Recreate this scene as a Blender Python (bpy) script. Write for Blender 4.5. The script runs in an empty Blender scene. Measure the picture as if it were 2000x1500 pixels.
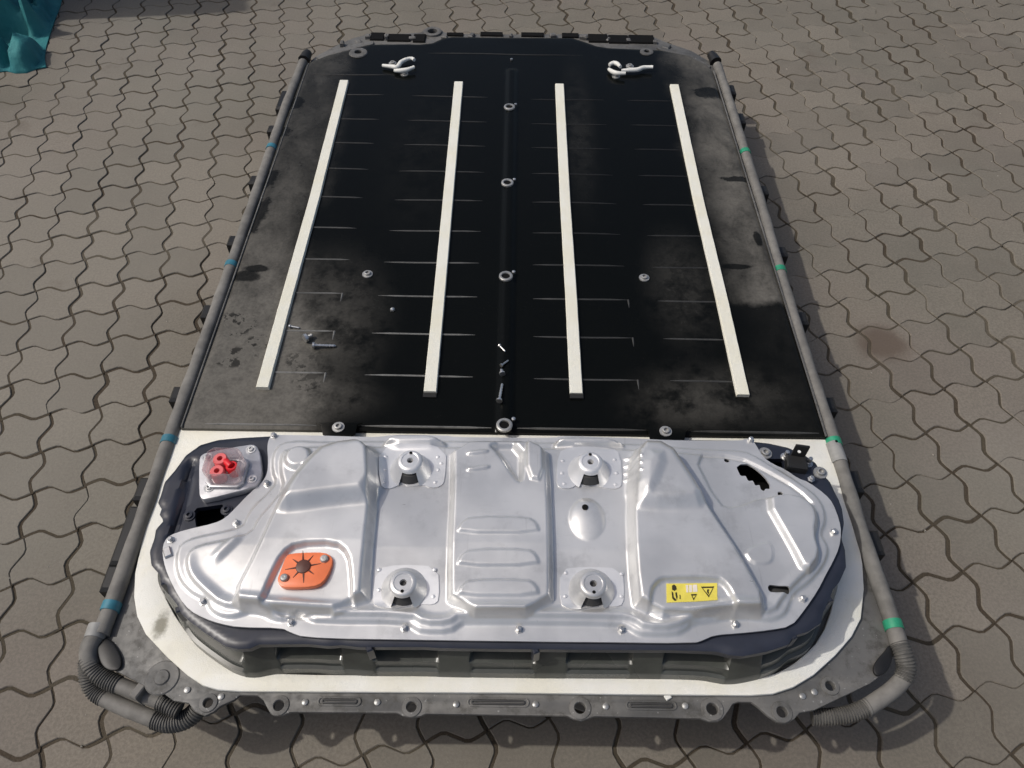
import bpy, bmesh, math, random
import numpy as np
from mathutils import Matrix, Vector

random.seed(7)
rng = np.random.default_rng(7)
scene = bpy.context.scene
COL = scene.collection

# ------------------------------------------------------------------ camera, world, sun, exposure
CAM_H = 1.48
FPX = 1500.0                                   # focal length for a 2000 px wide frame
PITCH, YAW, ROLL = 0.89090453, -0.00415736, 0.01826829
_cy, _sy = math.cos(YAW), math.sin(YAW)
FWD = np.array([-_sy * math.cos(PITCH), _cy * math.cos(PITCH), -math.sin(PITCH)])
_r = np.array([_cy, _sy, 0.0])
_u = np.cross(_r, FWD)
RIGHT = _r * math.cos(ROLL) + _u * math.sin(ROLL)
UP = -_r * math.sin(ROLL) + _u * math.cos(ROLL)

cam_d = bpy.data.cameras.new("camera")
cam_d.sensor_width = 36.0
cam_d.lens = FPX / 2000.0 * 36.0
cam_d.clip_start = 0.01
cam_d.clip_end = 500.0
cam = bpy.data.objects.new("camera", cam_d)
COL.objects.link(cam)
cam.matrix_world = Matrix(((RIGHT[0], UP[0], -FWD[0], 0), (RIGHT[1], UP[1], -FWD[1], 0),
                           (RIGHT[2], UP[2], -FWD[2], CAM_H), (0, 0, 0, 1)))
scene.camera = cam

SUN_EL = math.radians(53.0)
SUN_TO = Vector((math.cos(SUN_EL) * 0.998, math.cos(SUN_EL) * 0.05, -math.sin(SUN_EL)))   # travel direction of the light
world = bpy.data.worlds.new("World")
scene.world = world
world.use_nodes = True
wn = world.node_tree.nodes
wl = world.node_tree.links
wn.clear()
w_out = wn.new("ShaderNodeOutputWorld")
w_bg = wn.new("ShaderNodeBackground")
w_sky = wn.new("ShaderNodeTexSky")
w_sky.sky_type = 'NISHITA'
w_sky.sun_disc = False
w_sky.sun_elevation = SUN_EL
w_sky.sun_rotation = math.atan2(-SUN_TO.x, -SUN_TO.y)
w_sky.air_density = 1.0
w_sky.dust_density = 5.0
w_sky.ozone_density = 1.0
w_bg.inputs["Strength"].default_value = 0.115
wl.new(w_sky.outputs[0], w_bg.inputs[0])
wl.new(w_bg.outputs[0], w_out.inputs[0])
sun_d = bpy.data.lights.new("sun", 'SUN')
sun_d.energy = 2.3
sun_d.angle = math.radians(1.0)
sun_d.color = (1.0, 0.965, 0.91)
sun = bpy.data.objects.new("sun", sun_d)
COL.objects.link(sun)
sun.rotation_euler = SUN_TO.to_track_quat('-Z', 'Y').to_euler()
sun.location = (-4, 0, 6)
scene.view_settings.view_transform = 'Standard'
scene.view_settings.look = 'None'
scene.view_settings.exposure = -0.1
scene.view_settings.gamma = 1.0
scene.view_settings.use_curve_mapping = False

# ------------------------------------------------------------------ measuring helper: photo pixel (2000x1500) on a level plane
def at(px, py, z):
    d = RIGHT * (px - 1000.0) + UP * (750.0 - py) + FWD * FPX
    t = (z - CAM_H) / d[2]
    return np.array([d[0] * t, d[1] * t])
def pts(lst, z):
    return np.array([at(x, y, z) for x, y in lst])
def at3(px, py, z):
    a = at(px, py, z)
    return Vector((a[0], a[1], z))
def project(p):
    d = np.array(p, float) - np.array([0, 0, CAM_H])
    w = d @ FWD
    return 1000 + FPX * (d @ RIGHT) / w, 750 - FPX * (d @ UP) / w, w
def chaikin(P, n=2):
    P = np.asarray(P, float)
    for _ in range(n):
        Q = np.roll(P, -1, axis=0)
        P = np.stack([P * 0.75 + Q * 0.25, P * 0.25 + Q * 0.75], 1).reshape(-1, 2)
    return P

# ------------------------------------------------------------------ object helpers
WLOC = {}
def put(o, loc, parent):
    loc = Vector(loc)
    WLOC[o.name] = loc
    if parent is not None:
        o.parent = parent
        o.location = loc - WLOC[parent.name]
    else:
        o.location = loc
    COL.objects.link(o)
    return o
def new_mesh(name, verts, faces, mat, smooth=None):
    me = bpy.data.meshes.new(name)
    me.from_pydata([tuple(map(float, v)) for v in verts], [], [tuple(map(int, f)) for f in faces])
    me.materials.append(mat)
    me.update()
    if smooth is not None:
        me.polygons.foreach_set("use_smooth", [True] * len(me.polygons))
        if smooth < 179:
            me.set_sharp_from_angle(angle=math.radians(smooth))
    return me
def obj(name, verts, faces, mat, parent=None, loc=(0, 0, 0), smooth=None):
    """verts in world metres; stored relative to loc"""
    L = Vector(loc)
    me = new_mesh(name, [Vector(v) - L for v in verts], faces, mat, smooth)
    o = bpy.data.objects.new(name, me)
    return put(o, L, parent)
def link_mesh(name, me, parent, loc, rotz=0.0, scale=1.0):
    o = bpy.data.objects.new(name, me)
    o.rotation_euler = (0, 0, rotz)
    o.scale = (scale, scale, scale)
    return put(o, loc, parent)
def empty(name, loc):
    o = bpy.data.objects.new(name, None)
    o.empty_display_size = 0.1
    return put(o, loc, None)
def tag(o, label=None, cat=None, group=None, kind=None):
    if label: o["label"] = label
    if cat: o["category"] = cat
    if group: o["group"] = group
    if kind: o["kind"] = kind
    return o

def plate_mesh(name, outer, holes, z0, z1, bevel, mat, smooth=35):
    """flat plate with holes, rounded edges, between z0 and z1 (world coordinates)"""
    cu = bpy.data.curves.new(name + "_c", 'CURVE')
    cu.dimensions = '2D'
    cu.fill_mode = 'BOTH'
    th = (z1 - z0)
    cu.extrude = max(th / 2 - bevel, 1e-4)
    cu.bevel_depth = bevel
    cu.bevel_resolution = 1 if bevel > 0 else 0
    cu.offset = -bevel
    for P in [outer] + list(holes):
        sp = cu.splines.new('POLY')
        sp.points.add(len(P) - 1)
        for i, p in enumerate(P):
            sp.points[i].co = (p[0], p[1], 0, 1)
        sp.use_cyclic_u = True
    o = bpy.data.objects.new(name + "_c", cu)
    COL.objects.link(o)
    dg = bpy.context.evaluated_depsgraph_get()
    me = bpy.data.meshes.new_from_object(o.evaluated_get(dg))
    bpy.data.objects.remove(o)
    bpy.data.curves.remove(cu)
    me.name = name
    me.transform(Matrix.Translation((0, 0, (z0 + z1) / 2)))
    bm = bmesh.new(); bm.from_mesh(me)
    bmesh.ops.remove_doubles(bm, verts=bm.verts, dist=2e-5)
    bmesh.ops.recalc_face_normals(bm, faces=bm.faces)
    bm.to_mesh(me); bm.free()
    me.materials.clear(); me.materials.append(mat)
    me.polygons.foreach_set("use_smooth", [True] * len(me.polygons))
    me.set_sharp_from_angle(angle=math.radians(smooth))
    return me
def plate(name, outer, holes, z0, z1, bevel, mat, parent, loc=None, smooth=35):
    me = plate_mesh(name, outer, holes, z0, z1, bevel, mat, smooth)
    c = np.mean(outer, axis=0)
    L = Vector((c[0], c[1], z0)) if loc is None else Vector(loc)
    me.transform(Matrix.Translation(-L))
    o = bpy.data.objects.new(name, me)
    return put(o, L, parent)
def circle(c, r, n=20):
    return np.array([(c[0] + r * math.cos(2 * math.pi * i / n), c[1] + r * math.sin(2 * math.pi * i / n)) for i in range(n)])
def rrect(cx, cy, w, h, r, n=4, rot=0.0):
    P = []
    for sx, sy, a0 in ((1, 1, 0), (-1, 1, 90), (-1, -1, 180), (1, -1, 270)):
        for k in range(n + 1):
            a = math.radians(a0 + 90 * k / n)
            P.append((sx * (w / 2 - r) + r * math.cos(a), sy * (h / 2 - r) + r * math.sin(a)))
    c, s = math.cos(rot), math.sin(rot)
    return np.array([(cx + x * c - y * s, cy + x * s + y * c) for x, y in P])

def lathe(profile, n=20, gap=None):
    """(r,z) profile turned round z. gap=(a0,a1,k): leave the first k bands open between two angles"""
    V, F = [], []
    for r, z in profile:
        for i in range(n):
            a = 2 * math.pi * i / n
            V.append((r * math.cos(a), r * math.sin(a), z))
    for k in range(len(profile) - 1):
        for i in range(n):
            if gap is not None and k < gap[2]:
                a = 2 * math.pi * (i + 0.5) / n
                if gap[0] < a < gap[1]:
                    continue
            j = (i + 1) % n
            F.append((k * n + i, k * n + j, (k + 1) * n + j, (k + 1) * n + i))
    return V, F
def lathe_mesh(name, profile, mat, n=20, smooth=40, gap=None):
    V, F = lathe(profile, n, gap)
    return new_mesh(name, V, F, mat, smooth)

def resample(P, step):
    P = [Vector(p) for p in P]
    # Catmull-Rom through the points, then equal steps
    D = []
    for i in range(len(P) - 1):
        p0 = P[max(i - 1, 0)]; p1 = P[i]; p2 = P[i + 1]; p3 = P[min(i + 2, len(P) - 1)]
        for k in range(16):
            t = k / 16
            D.append(0.5 * ((2 * p1) + (-p0 + p2) * t + (2 * p0 - 5 * p1 + 4 * p2 - p3) * t * t + (-p0 + 3 * p1 - 3 * p2 + p3) * t ** 3))
    D.append(P[-1])
    out = [D[0].copy()]
    acc = 0.0
    for a, b in zip(D[:-1], D[1:]):
        L = (b - a).length
        while acc + L >= step:
            t = (step - acc) / L
            a = a + (b - a) * t
            out.append(a.copy())
            L = (b - a).length
            acc = 0.0
        acc += L
    if (out[-1] - D[-1]).length > step * 0.3:
        out.append(D[-1].copy())
    return out
def tube(path, rad, n=12, step=0.01, caps=True):
    C = resample(path, step)
    V, F = [], []
    up = Vector((0, 0, 1))
    for i, c in enumerate(C):
        t = (C[min(i + 1, len(C) - 1)] - C[max(i - 1, 0)]).normalized()
        s = t.cross(up)
        if s.length < 1e-4:
            s = Vector((1, 0, 0))
        s.normalize()
        w = s.cross(t)
        r = rad(i / (len(C) - 1), i) if callable(rad) else rad
        for k in range(n):
            a = 2 * math.pi * k / n
            V.append(c + s * (r * math.cos(a)) + w * (r * math.sin(a)))
    for i in range(len(C) - 1):
        for k in range(n):
            j = (k + 1) % n
            F.append((i * n + k, (i + 1) * n + k, (i + 1) * n + j, i * n + j))
    if caps:
        F.append(tuple(range(n)))
        F.append(tuple(reversed(range((len(C) - 1) * n, len(C) * n))))
    return V, F

def box_vf(cx, cy, z0, z1, w, d, ch=0.0, rot=0.0):
    """box with chamfered top edge"""
    V, F = [], []
    c, s = math.cos(rot), math.sin(rot)
    rings = [(w / 2, d / 2, z0), (w / 2, d / 2, z1 - ch)]
    if ch > 0:
        rings.append((w / 2 - ch, d / 2 - ch, z1))
    for a, b, z in rings:
        for x, y in ((-a, -b), (a, -b), (a, b), (-a, b)):
            V.append((cx + x * c - y * s, cy + x * s + y * c, z))
    for k in range(len(rings) - 1):
        for i in range(4):
            j = (i + 1) % 4
            F.append((k * 4 + i, k * 4 + j, k * 4 + 4 + j, k * 4 + 4 + i))
    F.append(tuple(range(len(V) - 4, len(V))))
    F.append((3, 2, 1, 0))
    return V, F

# signed distance (positive inside) and closest boundary point
def sdf(P, X, Y, closest=False):
    P = np.asarray(P, float)
    A = P; B = np.roll(P, -1, axis=0)
    best = np.full(X.shape, 1e9)
    cx = np.zeros_like(X); cy = np.zeros_like(Y)
    inside = np.zeros(X.shape, bool)
    for (ax, ay), (bx, by) in zip(A, B):
        ex, ey = bx - ax, by - ay
        L2 = ex * ex + ey * ey + 1e-18
        t = np.clip(((X - ax) * ex + (Y - ay) * ey) / L2, 0, 1)
        qx, qy = ax + t * ex, ay + t * ey
        d = (X - qx) ** 2 + (Y - qy) ** 2
        if closest:
            m = d < best
            cx = np.where(m, qx, cx); cy = np.where(m, qy, cy)
        best = np.minimum(best, d)
        cross = ((ay > Y) != (by > Y))
        with np.errstate(divide='ignore', invalid='ignore'):
            xi = ex * (Y - ay) / (ey if abs(ey) > 1e-15 else 1e-15) + ax
        inside ^= cross & (X < xi)
    d = np.sqrt(best)
    d = np.where(inside, d, -d)
    return (d, cx, cy) if closest else d
def sm(t):
    t = np.clip(t, 0, 1)
    return t * t * (3 - 2 * t)
def heightfield(name, outer, holes, zf, step, mat, parent, skirt=0.003, smooth=50):
    outer = np.asarray(outer, float)
    lo = outer.min(0) - step; hi = outer.max(0) + step
    nx = int((hi[0] - lo[0]) / step) + 2; ny = int((hi[1] - lo[1]) / step) + 2
    X, Y = np.meshgrid(lo[0] + np.arange(nx) * step, lo[1] + np.arange(ny) * step)
    d, cx, cy = sdf(outer, X, Y, True)
    for h in holes:
        dh, hx, hy = sdf(h, X, Y, True)
        m = -dh < d
        d = np.where(m, -dh, d); cx = np.where(m, hx, cx); cy = np.where(m, hy, cy)
    q = np.maximum.reduce([d[:-1, :-1], d[1:, :-1], d[:-1, 1:], d[1:, 1:]]) > 0.35 * step
    snap = d < 0.35 * step
    X = np.where(snap, cx, X); Y = np.where(snap, cy, Y)
    Z = zf(X, Y)
    idx = np.arange(nx * ny).reshape(ny, nx)
    F = np.stack([idx[:-1, :-1][q], idx[:-1, 1:][q], idx[1:, 1:][q], idx[1:, :-1][q]], 1)
    used = np.unique(F)
    rem = np.full(nx * ny, -1); rem[used] = np.arange(len(used))
    F = rem[F]
    V = np.stack([X.ravel()[used], Y.ravel()[used], Z.ravel()[used]], 1)
    # skirt along open edges
    E = np.concatenate([F[:, [0, 1]], F[:, [1, 2]], F[:, [2, 3]], F[:, [3, 0]]])
    key = np.sort(E, 1)
    _, inv, cnt = np.unique(key, axis=0, return_inverse=True, return_counts=True)
    BE = E[cnt[inv.ravel()] == 1]
    bv = np.unique(BE)
    mp = {int(v): len(V) + i for i, v in enumerate(bv)}
    SV = V[bv].copy(); SV[:, 2] -= skirt
    V = np.concatenate([V, SV])
    SF = [(int(b), int(a), mp[int(a)], mp[int(b)]) for a, b in BE]
    faces = F.tolist() + SF
    c = outer.mean(0)
    L = Vector((c[0], c[1], float(np.min(V[:, 2]))))
    me = bpy.data.meshes.new(name)
    me.from_pydata((V - np.array(L)).tolist(), [], faces)
    bm = bmesh.new(); bm.from_mesh(me)
    bmesh.ops.dissolve_degenerate(bm, dist=1e-5, edges=bm.edges)
    bm.to_mesh(me); bm.free()
    me.materials.append(mat); me.update()
    me.polygons.foreach_set("use_smooth", [True] * len(me.polygons))
    me.set_sharp_from_angle(angle=math.radians(smooth))
    o = bpy.data.objects.new(name, me)
    return put(o, L, parent)

# ------------------------------------------------------------------ materials
class NT:
    def __init__(self, name):
        self.m = bpy.data.materials.new(name)
        self.m.use_nodes = True
        self.t = self.m.node_tree
        self.b = self.t.nodes["Principled BSDF"]
        self.out = self.t.nodes["Material Output"]
        self.geo = None
    def n(self, kind, **kw):
        nd = self.t.nodes.new(kind)
        for k, v in kw.items():
            setattr(nd, k, v)
        return nd
    def link(self, a, b):
        self.t.links.new(a, b)
    def pos(self):
        if self.geo is None:
            self.geo = self.n("ShaderNodeNewGeometry")
        return self.geo.outputs["Position"]
    def noise(self, scale, detail=4, rough=0.55, vec=None, stretch=None, dist=0.0, seed=0.0):
        nd = self.n("ShaderNodeTexNoise")
        nd.inputs["Scale"].default_value = scale
        nd.inputs["Detail"].default_value = detail
        nd.inputs["Roughness"].default_value = rough
        nd.inputs["Distortion"].default_value = dist
        v = vec if vec is not None else self.pos()
        mp = self.n("ShaderNodeMapping")
        mp.inputs["Location"].default_value = (seed, seed * 0.7, seed * 1.3)
        if stretch:
            mp.inputs["Scale"].default_value = stretch
        self.link(v, mp.inputs["Vector"])
        self.link(mp.outputs[0], nd.inputs["Vector"])
        return nd.outputs["Fac"]
    def ramp(self, fac, lo, hi, a=0.0, b=1.0):
        nd = self.n("ShaderNodeMapRange")
        nd.interpolation_type = 'SMOOTHSTEP'
        nd.inputs[1].default_value = lo; nd.inputs[2].default_value = hi
        nd.inputs[3].default_value = a; nd.inputs[4].default_value = b
        self.link(fac, nd.inputs[0])
        return nd.outputs[0]
    def math(self, op, a, b=None, clamp=False):
        nd = self.n("ShaderNodeMath", operation=op)
        nd.use_clamp = clamp
        for i, v in enumerate((a, b)):
            if v is None: continue
            if isinstance(v, (int, float)): nd.inputs[i].default_value = v
            else: self.link(v, nd.inputs[i])
        return nd.outputs[0]
    def mix(self, fac, a, b, mode='MIX'):
        nd = self.n("ShaderNodeMix", data_type='RGBA', blend_type=mode)
        if isinstance(fac, (int, float)): nd.inputs[0].default_value = fac
        else: self.link(fac, nd.inputs[0])
        for i, v in ((6, a), (7, b)):
            if isinstance(v, tuple): nd.inputs[i].default_value = (*v, 1.0) if len(v) == 3 else v
            else: self.link(v, nd.inputs[i])
        return nd.outputs[2]
    def sep(self, v):
        nd = self.n("ShaderNodeSeparateXYZ"); self.link(v, nd.inputs[0]); return nd.outputs
    def bump(self, h, strength=0.3, dist=0.002):
        nd = self.n("ShaderNodeBump")
        nd.inputs["Strength"].default_value = strength
        nd.inputs["Distance"].default_value = dist
        self.link(h, nd.inputs["Height"])
        self.link(nd.outputs[0], self.b.inputs["Normal"])
    def set(self, **kw):
        for k, v in kw.items():
            s = self.b.inputs[k]
            if isinstance(v, (int, float)): s.default_value = v
            elif isinstance(v, tuple): s.default_value = (*v, 1.0) if len(v) == 3 else v
            else: self.link(v, s)
        return self

def simple(name, col, rough=0.6, metal=0.0, var=0.25, scale=60.0, spec=0.5, bump=0.15, bd=0.0008):
    """paint/plastic/metal with grain and uneven gloss"""
    t = NT(name)
    n1 = t.noise(scale, 5, 0.6)
    n2 = t.noise(scale * 0.13, 3, 0.5, seed=3.1)
    f = t.math('ADD', t.math('MULTIPLY', n1, 0.5), t.math('MULTIPLY', n2, 0.5))
    dark = tuple(c * (1 - var) for c in col); lite = tuple(min(1, c * (1 + var)) for c in col)
    t.set(**{"Base Color": t.mix(t.ramp(f, 0.3, 0.7), dark, lite), "Metallic": metal,
             "Roughness": t.ramp(n2, 0.25, 0.75, max(rough - 0.1, 0.05), min(rough + 0.12, 1)), "Specular IOR Level": spec})
    if bump > 0:
        t.bump(n1, bump, bd)
    return t.m

def mat_paver():
    t = NT("concrete_paver")
    oi = t.n("ShaderNodeObjectInfo")
    big = t.noise(1.1, 4, 0.55, seed=1.7)
    mid = t.noise(9, 5, 0.6, seed=5.0)
    fine = t.noise(170, 6, 0.7)
    grit = t.noise(520, 2, 0.6, seed=9)
    base = t.mix(oi.outputs["Random"], (0.132, 0.118, 0.094), (0.206, 0.180, 0.143))
    base = t.mix(t.ramp(big, 0.42, 0.62, 0, 0.45), base, (0.138, 0.134, 0.108))      # greyer, greenish weathering
    pink = t.noise(2.1, 3, 0.5, seed=13.0)
    base = t.mix(t.ramp(pink, 0.48, 0.66, 0, 0.4), base, (0.186, 0.155, 0.134))
    base = t.mix(t.ramp(mid, 0.35, 0.75, 0.0, 0.35), base, (0.214, 0.194, 0.163))
    base = t.mix(t.ramp(fine, 0.35, 0.65, 0.55, 0.0), base, (0.098, 0.086, 0.072))
    base = t.mix(t.ramp(grit, 0.66, 0.75, 0.0, 0.4), base, (0.31, 0.28, 0.24))
    wide = t.noise(0.75, 3, 0.5, seed=61.0)
    base = t.mix(t.ramp(wide, 0.42, 0.62, 0.0, 0.30), base, (0.235, 0.222, 0.190))
    blot = t.noise(4.3, 5, 0.62, seed=21.0)
    base = t.mix(t.ramp(blot, 0.62, 0.74, 0.0, 0.5), base, (0.10, 0.082, 0.066))       # spilt-oil and tyre marks
    # one brown stain by the right-hand side
    s = at(1722, 672, 0.0)
    xyz = t.sep(t.pos())
    dx = t.math('SUBTRACT', xyz[0], float(s[0])); dy = t.math('SUBTRACT', xyz[1], float(s[1]))
    rr = t.math('SQRT', t.math('ADD', t.math('MULTIPLY', dx, dx), t.math('MULTIPLY', t.math('MULTIPLY', dy, dy), 1.6)))
    rr = t.math('ADD', rr, t.math('MULTIPLY', t.math('SUBTRACT', mid, 0.5), 0.09))
    base = t.mix(t.ramp(rr, 0.035, 0.095, 0.8, 0.0), base, (0.088, 0.064, 0.047))
    t.set(**{"Base Color": base, "Roughness": t.ramp(mid, 0.3, 0.7, 0.72, 0.9), "Specular IOR Level": 0.35})
    h = t.math('ADD', t.math('MULTIPLY', fine, 0.6), t.math('MULTIPLY', mid, 1.4))
    t.bump(h, 0.45, 0.0022)
    return t.m
def mat_sand():
    t = NT("joint_sand")
    a = t.noise(3.0, 4, 0.6); b = t.noise(240, 4, 0.7)
    c = t.mix(t.ramp(a, 0.4, 0.65), (0.046, 0.035, 0.024), (0.060, 0.052, 0.036))
    c = t.mix(t.ramp(b, 0.35, 0.7, 0.0, 0.5), c, (0.090, 0.074, 0.055))
    fillv = t.noise(1.6, 4, 0.6, seed=41.0)
    c = t.mix(t.ramp(fillv, 0.47, 0.66, 0.0, 0.75), c, (0.105, 0.092, 0.070))
    # beyond the laid blocks the yard carries on in the tone of the paving, too far off to tell blocks apart
    xyz = t.sep(t.pos())
    r = t.math('MAXIMUM', t.math('ABSOLUTE', xyz[0]), t.math('MULTIPLY', t.math('ABSOLUTE', t.math('SUBTRACT', xyz[1], 2.4)), 1.53))
    c = t.mix(t.ramp(r, 4.55, 4.62), c, t.mix(a, (0.145, 0.130, 0.105), (0.185, 0.163, 0.130)))
    t.set(**{"Base Color": c, "Roughness": 0.95, "Specular IOR Level": 0.2})
    t.bump(b, 0.6, 0.003)
    return t.m
def mat_cover():
    """black e-coated steel sheet, dusty along its two long edges, smeared and wiped in places"""
    t = NT("black_coated_steel")
    xyz = t.sep(t.pos())
    warp = t.noise(4.2, 5, 0.6, seed=2.0)
    w2 = t.noise(15, 5, 0.65, seed=8.0)
    w3 = t.noise(46, 4, 0.65, seed=17.0)
    fine = t.noise(150, 4, 0.7)
    brush = t.noise(9, 6, 0.68, stretch=(1.0, 0.55, 1.0), dist=0.35, seed=31.0)
    def blob(px, py, rx, ry, rough=0.5, soft=0.18):
        c = at(px, py, ZCOV)
        dx = t.math('DIVIDE', t.math('SUBTRACT', xyz[0], float(c[0])), rx)
        dy = t.math('DIVIDE', t.math('SUBTRACT', xyz[1], float(c[1])), ry)
        r = t.math('SQRT', t.math('ADD', t.math('MULTIPLY', dx, dx), t.math('MULTIPLY', dy, dy)))
        r = t.math('ADD', r, t.math('MULTIPLY', t.math('SUBTRACT', w2, 0.5), rough * 2.2))
        return t.ramp(r, 1.0 - soft, 1.0 + soft, 1.0, 0.0)
    wob = t.math('MULTIPLY', t.math('SUBTRACT', warp, 0.5), 0.16)
    # left: film of dust out to the edge, ending in a soft border
    l_edge = t.math('ADD', xyz[0], wob)
    dl = t.ramp(t.math('ADD', l_edge, t.ramp(xyz[1], 0.95, 1.45, -0.07, 0.03)), -0.55, -0.43, 1.0, 0.0)
    dl = t.math('MULTIPLY', dl, t.ramp(xyz[1], 1.05, 1.9, 1.0, 0.42))
    # right: film on the far half only, cut off by a ragged wet line
    r_edge = t.math('ADD', xyz[0], wob)
    dr = t.ramp(r_edge, 0.45, 0.60, 0.0, 1.0)
    cut = t.math('ADD', xyz[1], t.math('MULTIPLY', t.math('SUBTRACT', w2, 0.5), 0.06))
    dr = t.math('MULTIPLY', dr, t.ramp(cut, 1.245, 1.275, 0.06, 1.0))
    dr = t.math('MULTIPLY', dr, t.ramp(brush, 0.30, 0.66, 0.30, 1.0))
    dl = t.math('MULTIPLY', dl, t.ramp(t.math('ADD', brush, t.ramp(xyz[1], 1.0, 1.5, 0.12, -0.04)), 0.34, 0.58, 0.45, 1.0))
    dust_sheen = t.math('MAXIMUM', dl, dr)
    # smears wiped down to the paint
    for px, py, rx, ry, ro in ((482, 540, 0.036, 0.022, 0.75), (500, 525, 0.030, 0.012, 0.9), (500, 420, 0.030, 0.060, 1.1), (518, 350, 0.030, 0.040, 1.0), (548, 255, 0.036, 0.030, 1.0), (575, 200, 0.03, 0.03, 0.9), (1440, 520, 0.035, 0.010, 1.0),
                               (1450, 350, 0.05, 0.012, 1.1), (1480, 465, 0.010, 0.030, 0.8), (1380, 180, 0.05, 0.03, 0.9)):
        dust_sheen = t.math('MULTIPLY', dust_sheen, t.math('SUBTRACT', 1.0, t.math('MULTIPLY', blob(px, py, rx, ry, ro), 0.85)))
    # clusters of dried drops
    dropn = t.ramp(w3, 0.50, 0.56)
    for px, py, rx, ry in ((462, 632, 0.045, 0.040), (462, 697, 0.045, 0.030), (505, 668, 0.03, 0.02), (620, 735, 0.055, 0.05), (600, 700, 0.05, 0.03), (1360, 535, 0.04, 0.03)):
        dust_sheen = t.math('MULTIPLY', dust_sheen, t.math('SUBTRACT', 1.0, t.math('MULTIPLY', t.math('MULTIPLY', blob(px, py, rx, ry, 0.3), dropn), 0.8)))
    # light film over the rest, stronger where something was dragged; one painted reflection streak
    for px, py, rx, ry, a in ((1400, 770, 0.14, 0.07, 0.28), (1330, 800, 0.10, 0.05, 0.20), (1330, 560, 0.07, 0.16, 0.22), (620, 640, 0.12, 0.20, 0.45), (600, 780, 0.12, 0.05, 0.40), (1130, 250, 0.04, 0.30, 0.10), (820, 300, 0.10, 0.3, 0.03)):
        dust_sheen = t.math('ADD', dust_sheen, t.math('MULTIPLY', t.math('MULTIPLY', blob(px, py, rx, ry, 0.5, 0.7), t.ramp(w2, 0.30, 0.68)), a), clamp=True)
    dust_sheen = t.math('MULTIPLY', t.math('MULTIPLY', dust_sheen, t.ramp(w3, 0.25, 0.6, 0.72, 1.0)), t.ramp(fine, 0.35, 0.60, 0.80, 1.0))
    spk = t.noise(330, 2, 0.5, seed=3.3)
    dust_sheen = t.math('ADD', dust_sheen, t.math('MULTIPLY', t.ramp(spk, 0.70, 0.76), 0.10), clamp=True)
    col = t.mix(t.math('MULTIPLY', dust_sheen, 0.72), (0.0030, 0.0035, 0.0032), (0.165, 0.155, 0.135))
    t.set(**{"Base Color": col, "Roughness": t.math('ADD', t.math('MULTIPLY', dust_sheen, 0.45), t.ramp(w2, 0.3, 0.7, 0.16, 0.26), clamp=True),
             "Specular IOR Level": t.math('ADD', t.math('MULTIPLY', dust_sheen, 0.15), 0.075)})
    t.bump(t.math('ADD', t.math('MULTIPLY', w2, 1.0), t.math('MULTIPLY', fine, 0.15)), 0.08, 0.002)
    return t.m
ZCOV = 0.235
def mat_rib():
    """pressed ridges of the black sheet, greyer in patches, fading to the right and the far end"""
    t = NT("pale_ridge")
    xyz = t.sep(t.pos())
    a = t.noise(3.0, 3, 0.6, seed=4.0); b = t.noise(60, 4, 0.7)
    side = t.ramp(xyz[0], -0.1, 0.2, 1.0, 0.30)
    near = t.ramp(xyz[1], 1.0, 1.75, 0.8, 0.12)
    f = t.math('MULTIPLY', t.math('MULTIPLY', t.ramp(a, 0.25, 0.55, 0.45, 1.0), side), near)  # patchy grey tone, weaker on the right and at the far end
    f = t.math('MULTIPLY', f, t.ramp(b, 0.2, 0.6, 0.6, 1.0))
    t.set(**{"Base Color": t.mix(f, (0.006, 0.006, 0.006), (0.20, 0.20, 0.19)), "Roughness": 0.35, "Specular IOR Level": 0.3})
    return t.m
def mat_silver(name="pressed_aluminium", lo=(0.545, 0.545, 0.540), hi=(0.650, 0.650, 0.645), rough=0.30):
    t = NT(name)
    a = t.noise(7, 4, 0.6); b = t.noise(60, 5, 0.7, stretch=(0.25, 1.0, 1.0), seed=3.0); c = t.noise(420, 3, 0.6)
    col = t.mix(t.ramp(a, 0.3, 0.7), lo, hi)
    col = t.mix(t.ramp(b, 0.55, 0.8, 0.0, 0.25), col, tuple(x * 0.72 for x in lo))
    t.set(**{"Base Color": col, "Metallic": 0.56, "Roughness": t.math('ADD', t.ramp(a, 0.3, 0.7, rough - 0.05, rough + 0.07), t.math('MULTIPLY', b, 0.06)),
             "Specular IOR Level": 0.5})
    scr = t.noise(90, 3, 0.7, stretch=(1.0, 0.05, 1.0), seed=12.0)
    smu = t.noise(11, 5, 0.7, seed=25.0)
    src = t.b.inputs["Base Color"].links[0].from_socket
    col2 = t.mix(t.ramp(smu, 0.52, 0.70, 0.0, 0.38), src, tuple(x * 0.62 for x in lo))       # finger marks and water film
    col2 = t.mix(t.ramp(scr, 0.64, 0.72, 0.0, 0.30), col2, tuple(x * 0.70 for x in lo))
    t.link(col2, t.b.inputs["Base Color"])
    t.bump(t.math('ADD', t.math('MULTIPLY', b, 0.5), t.math('MULTIPLY', c, 0.25)), 0.10, 0.0008)
    return t.m
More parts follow.
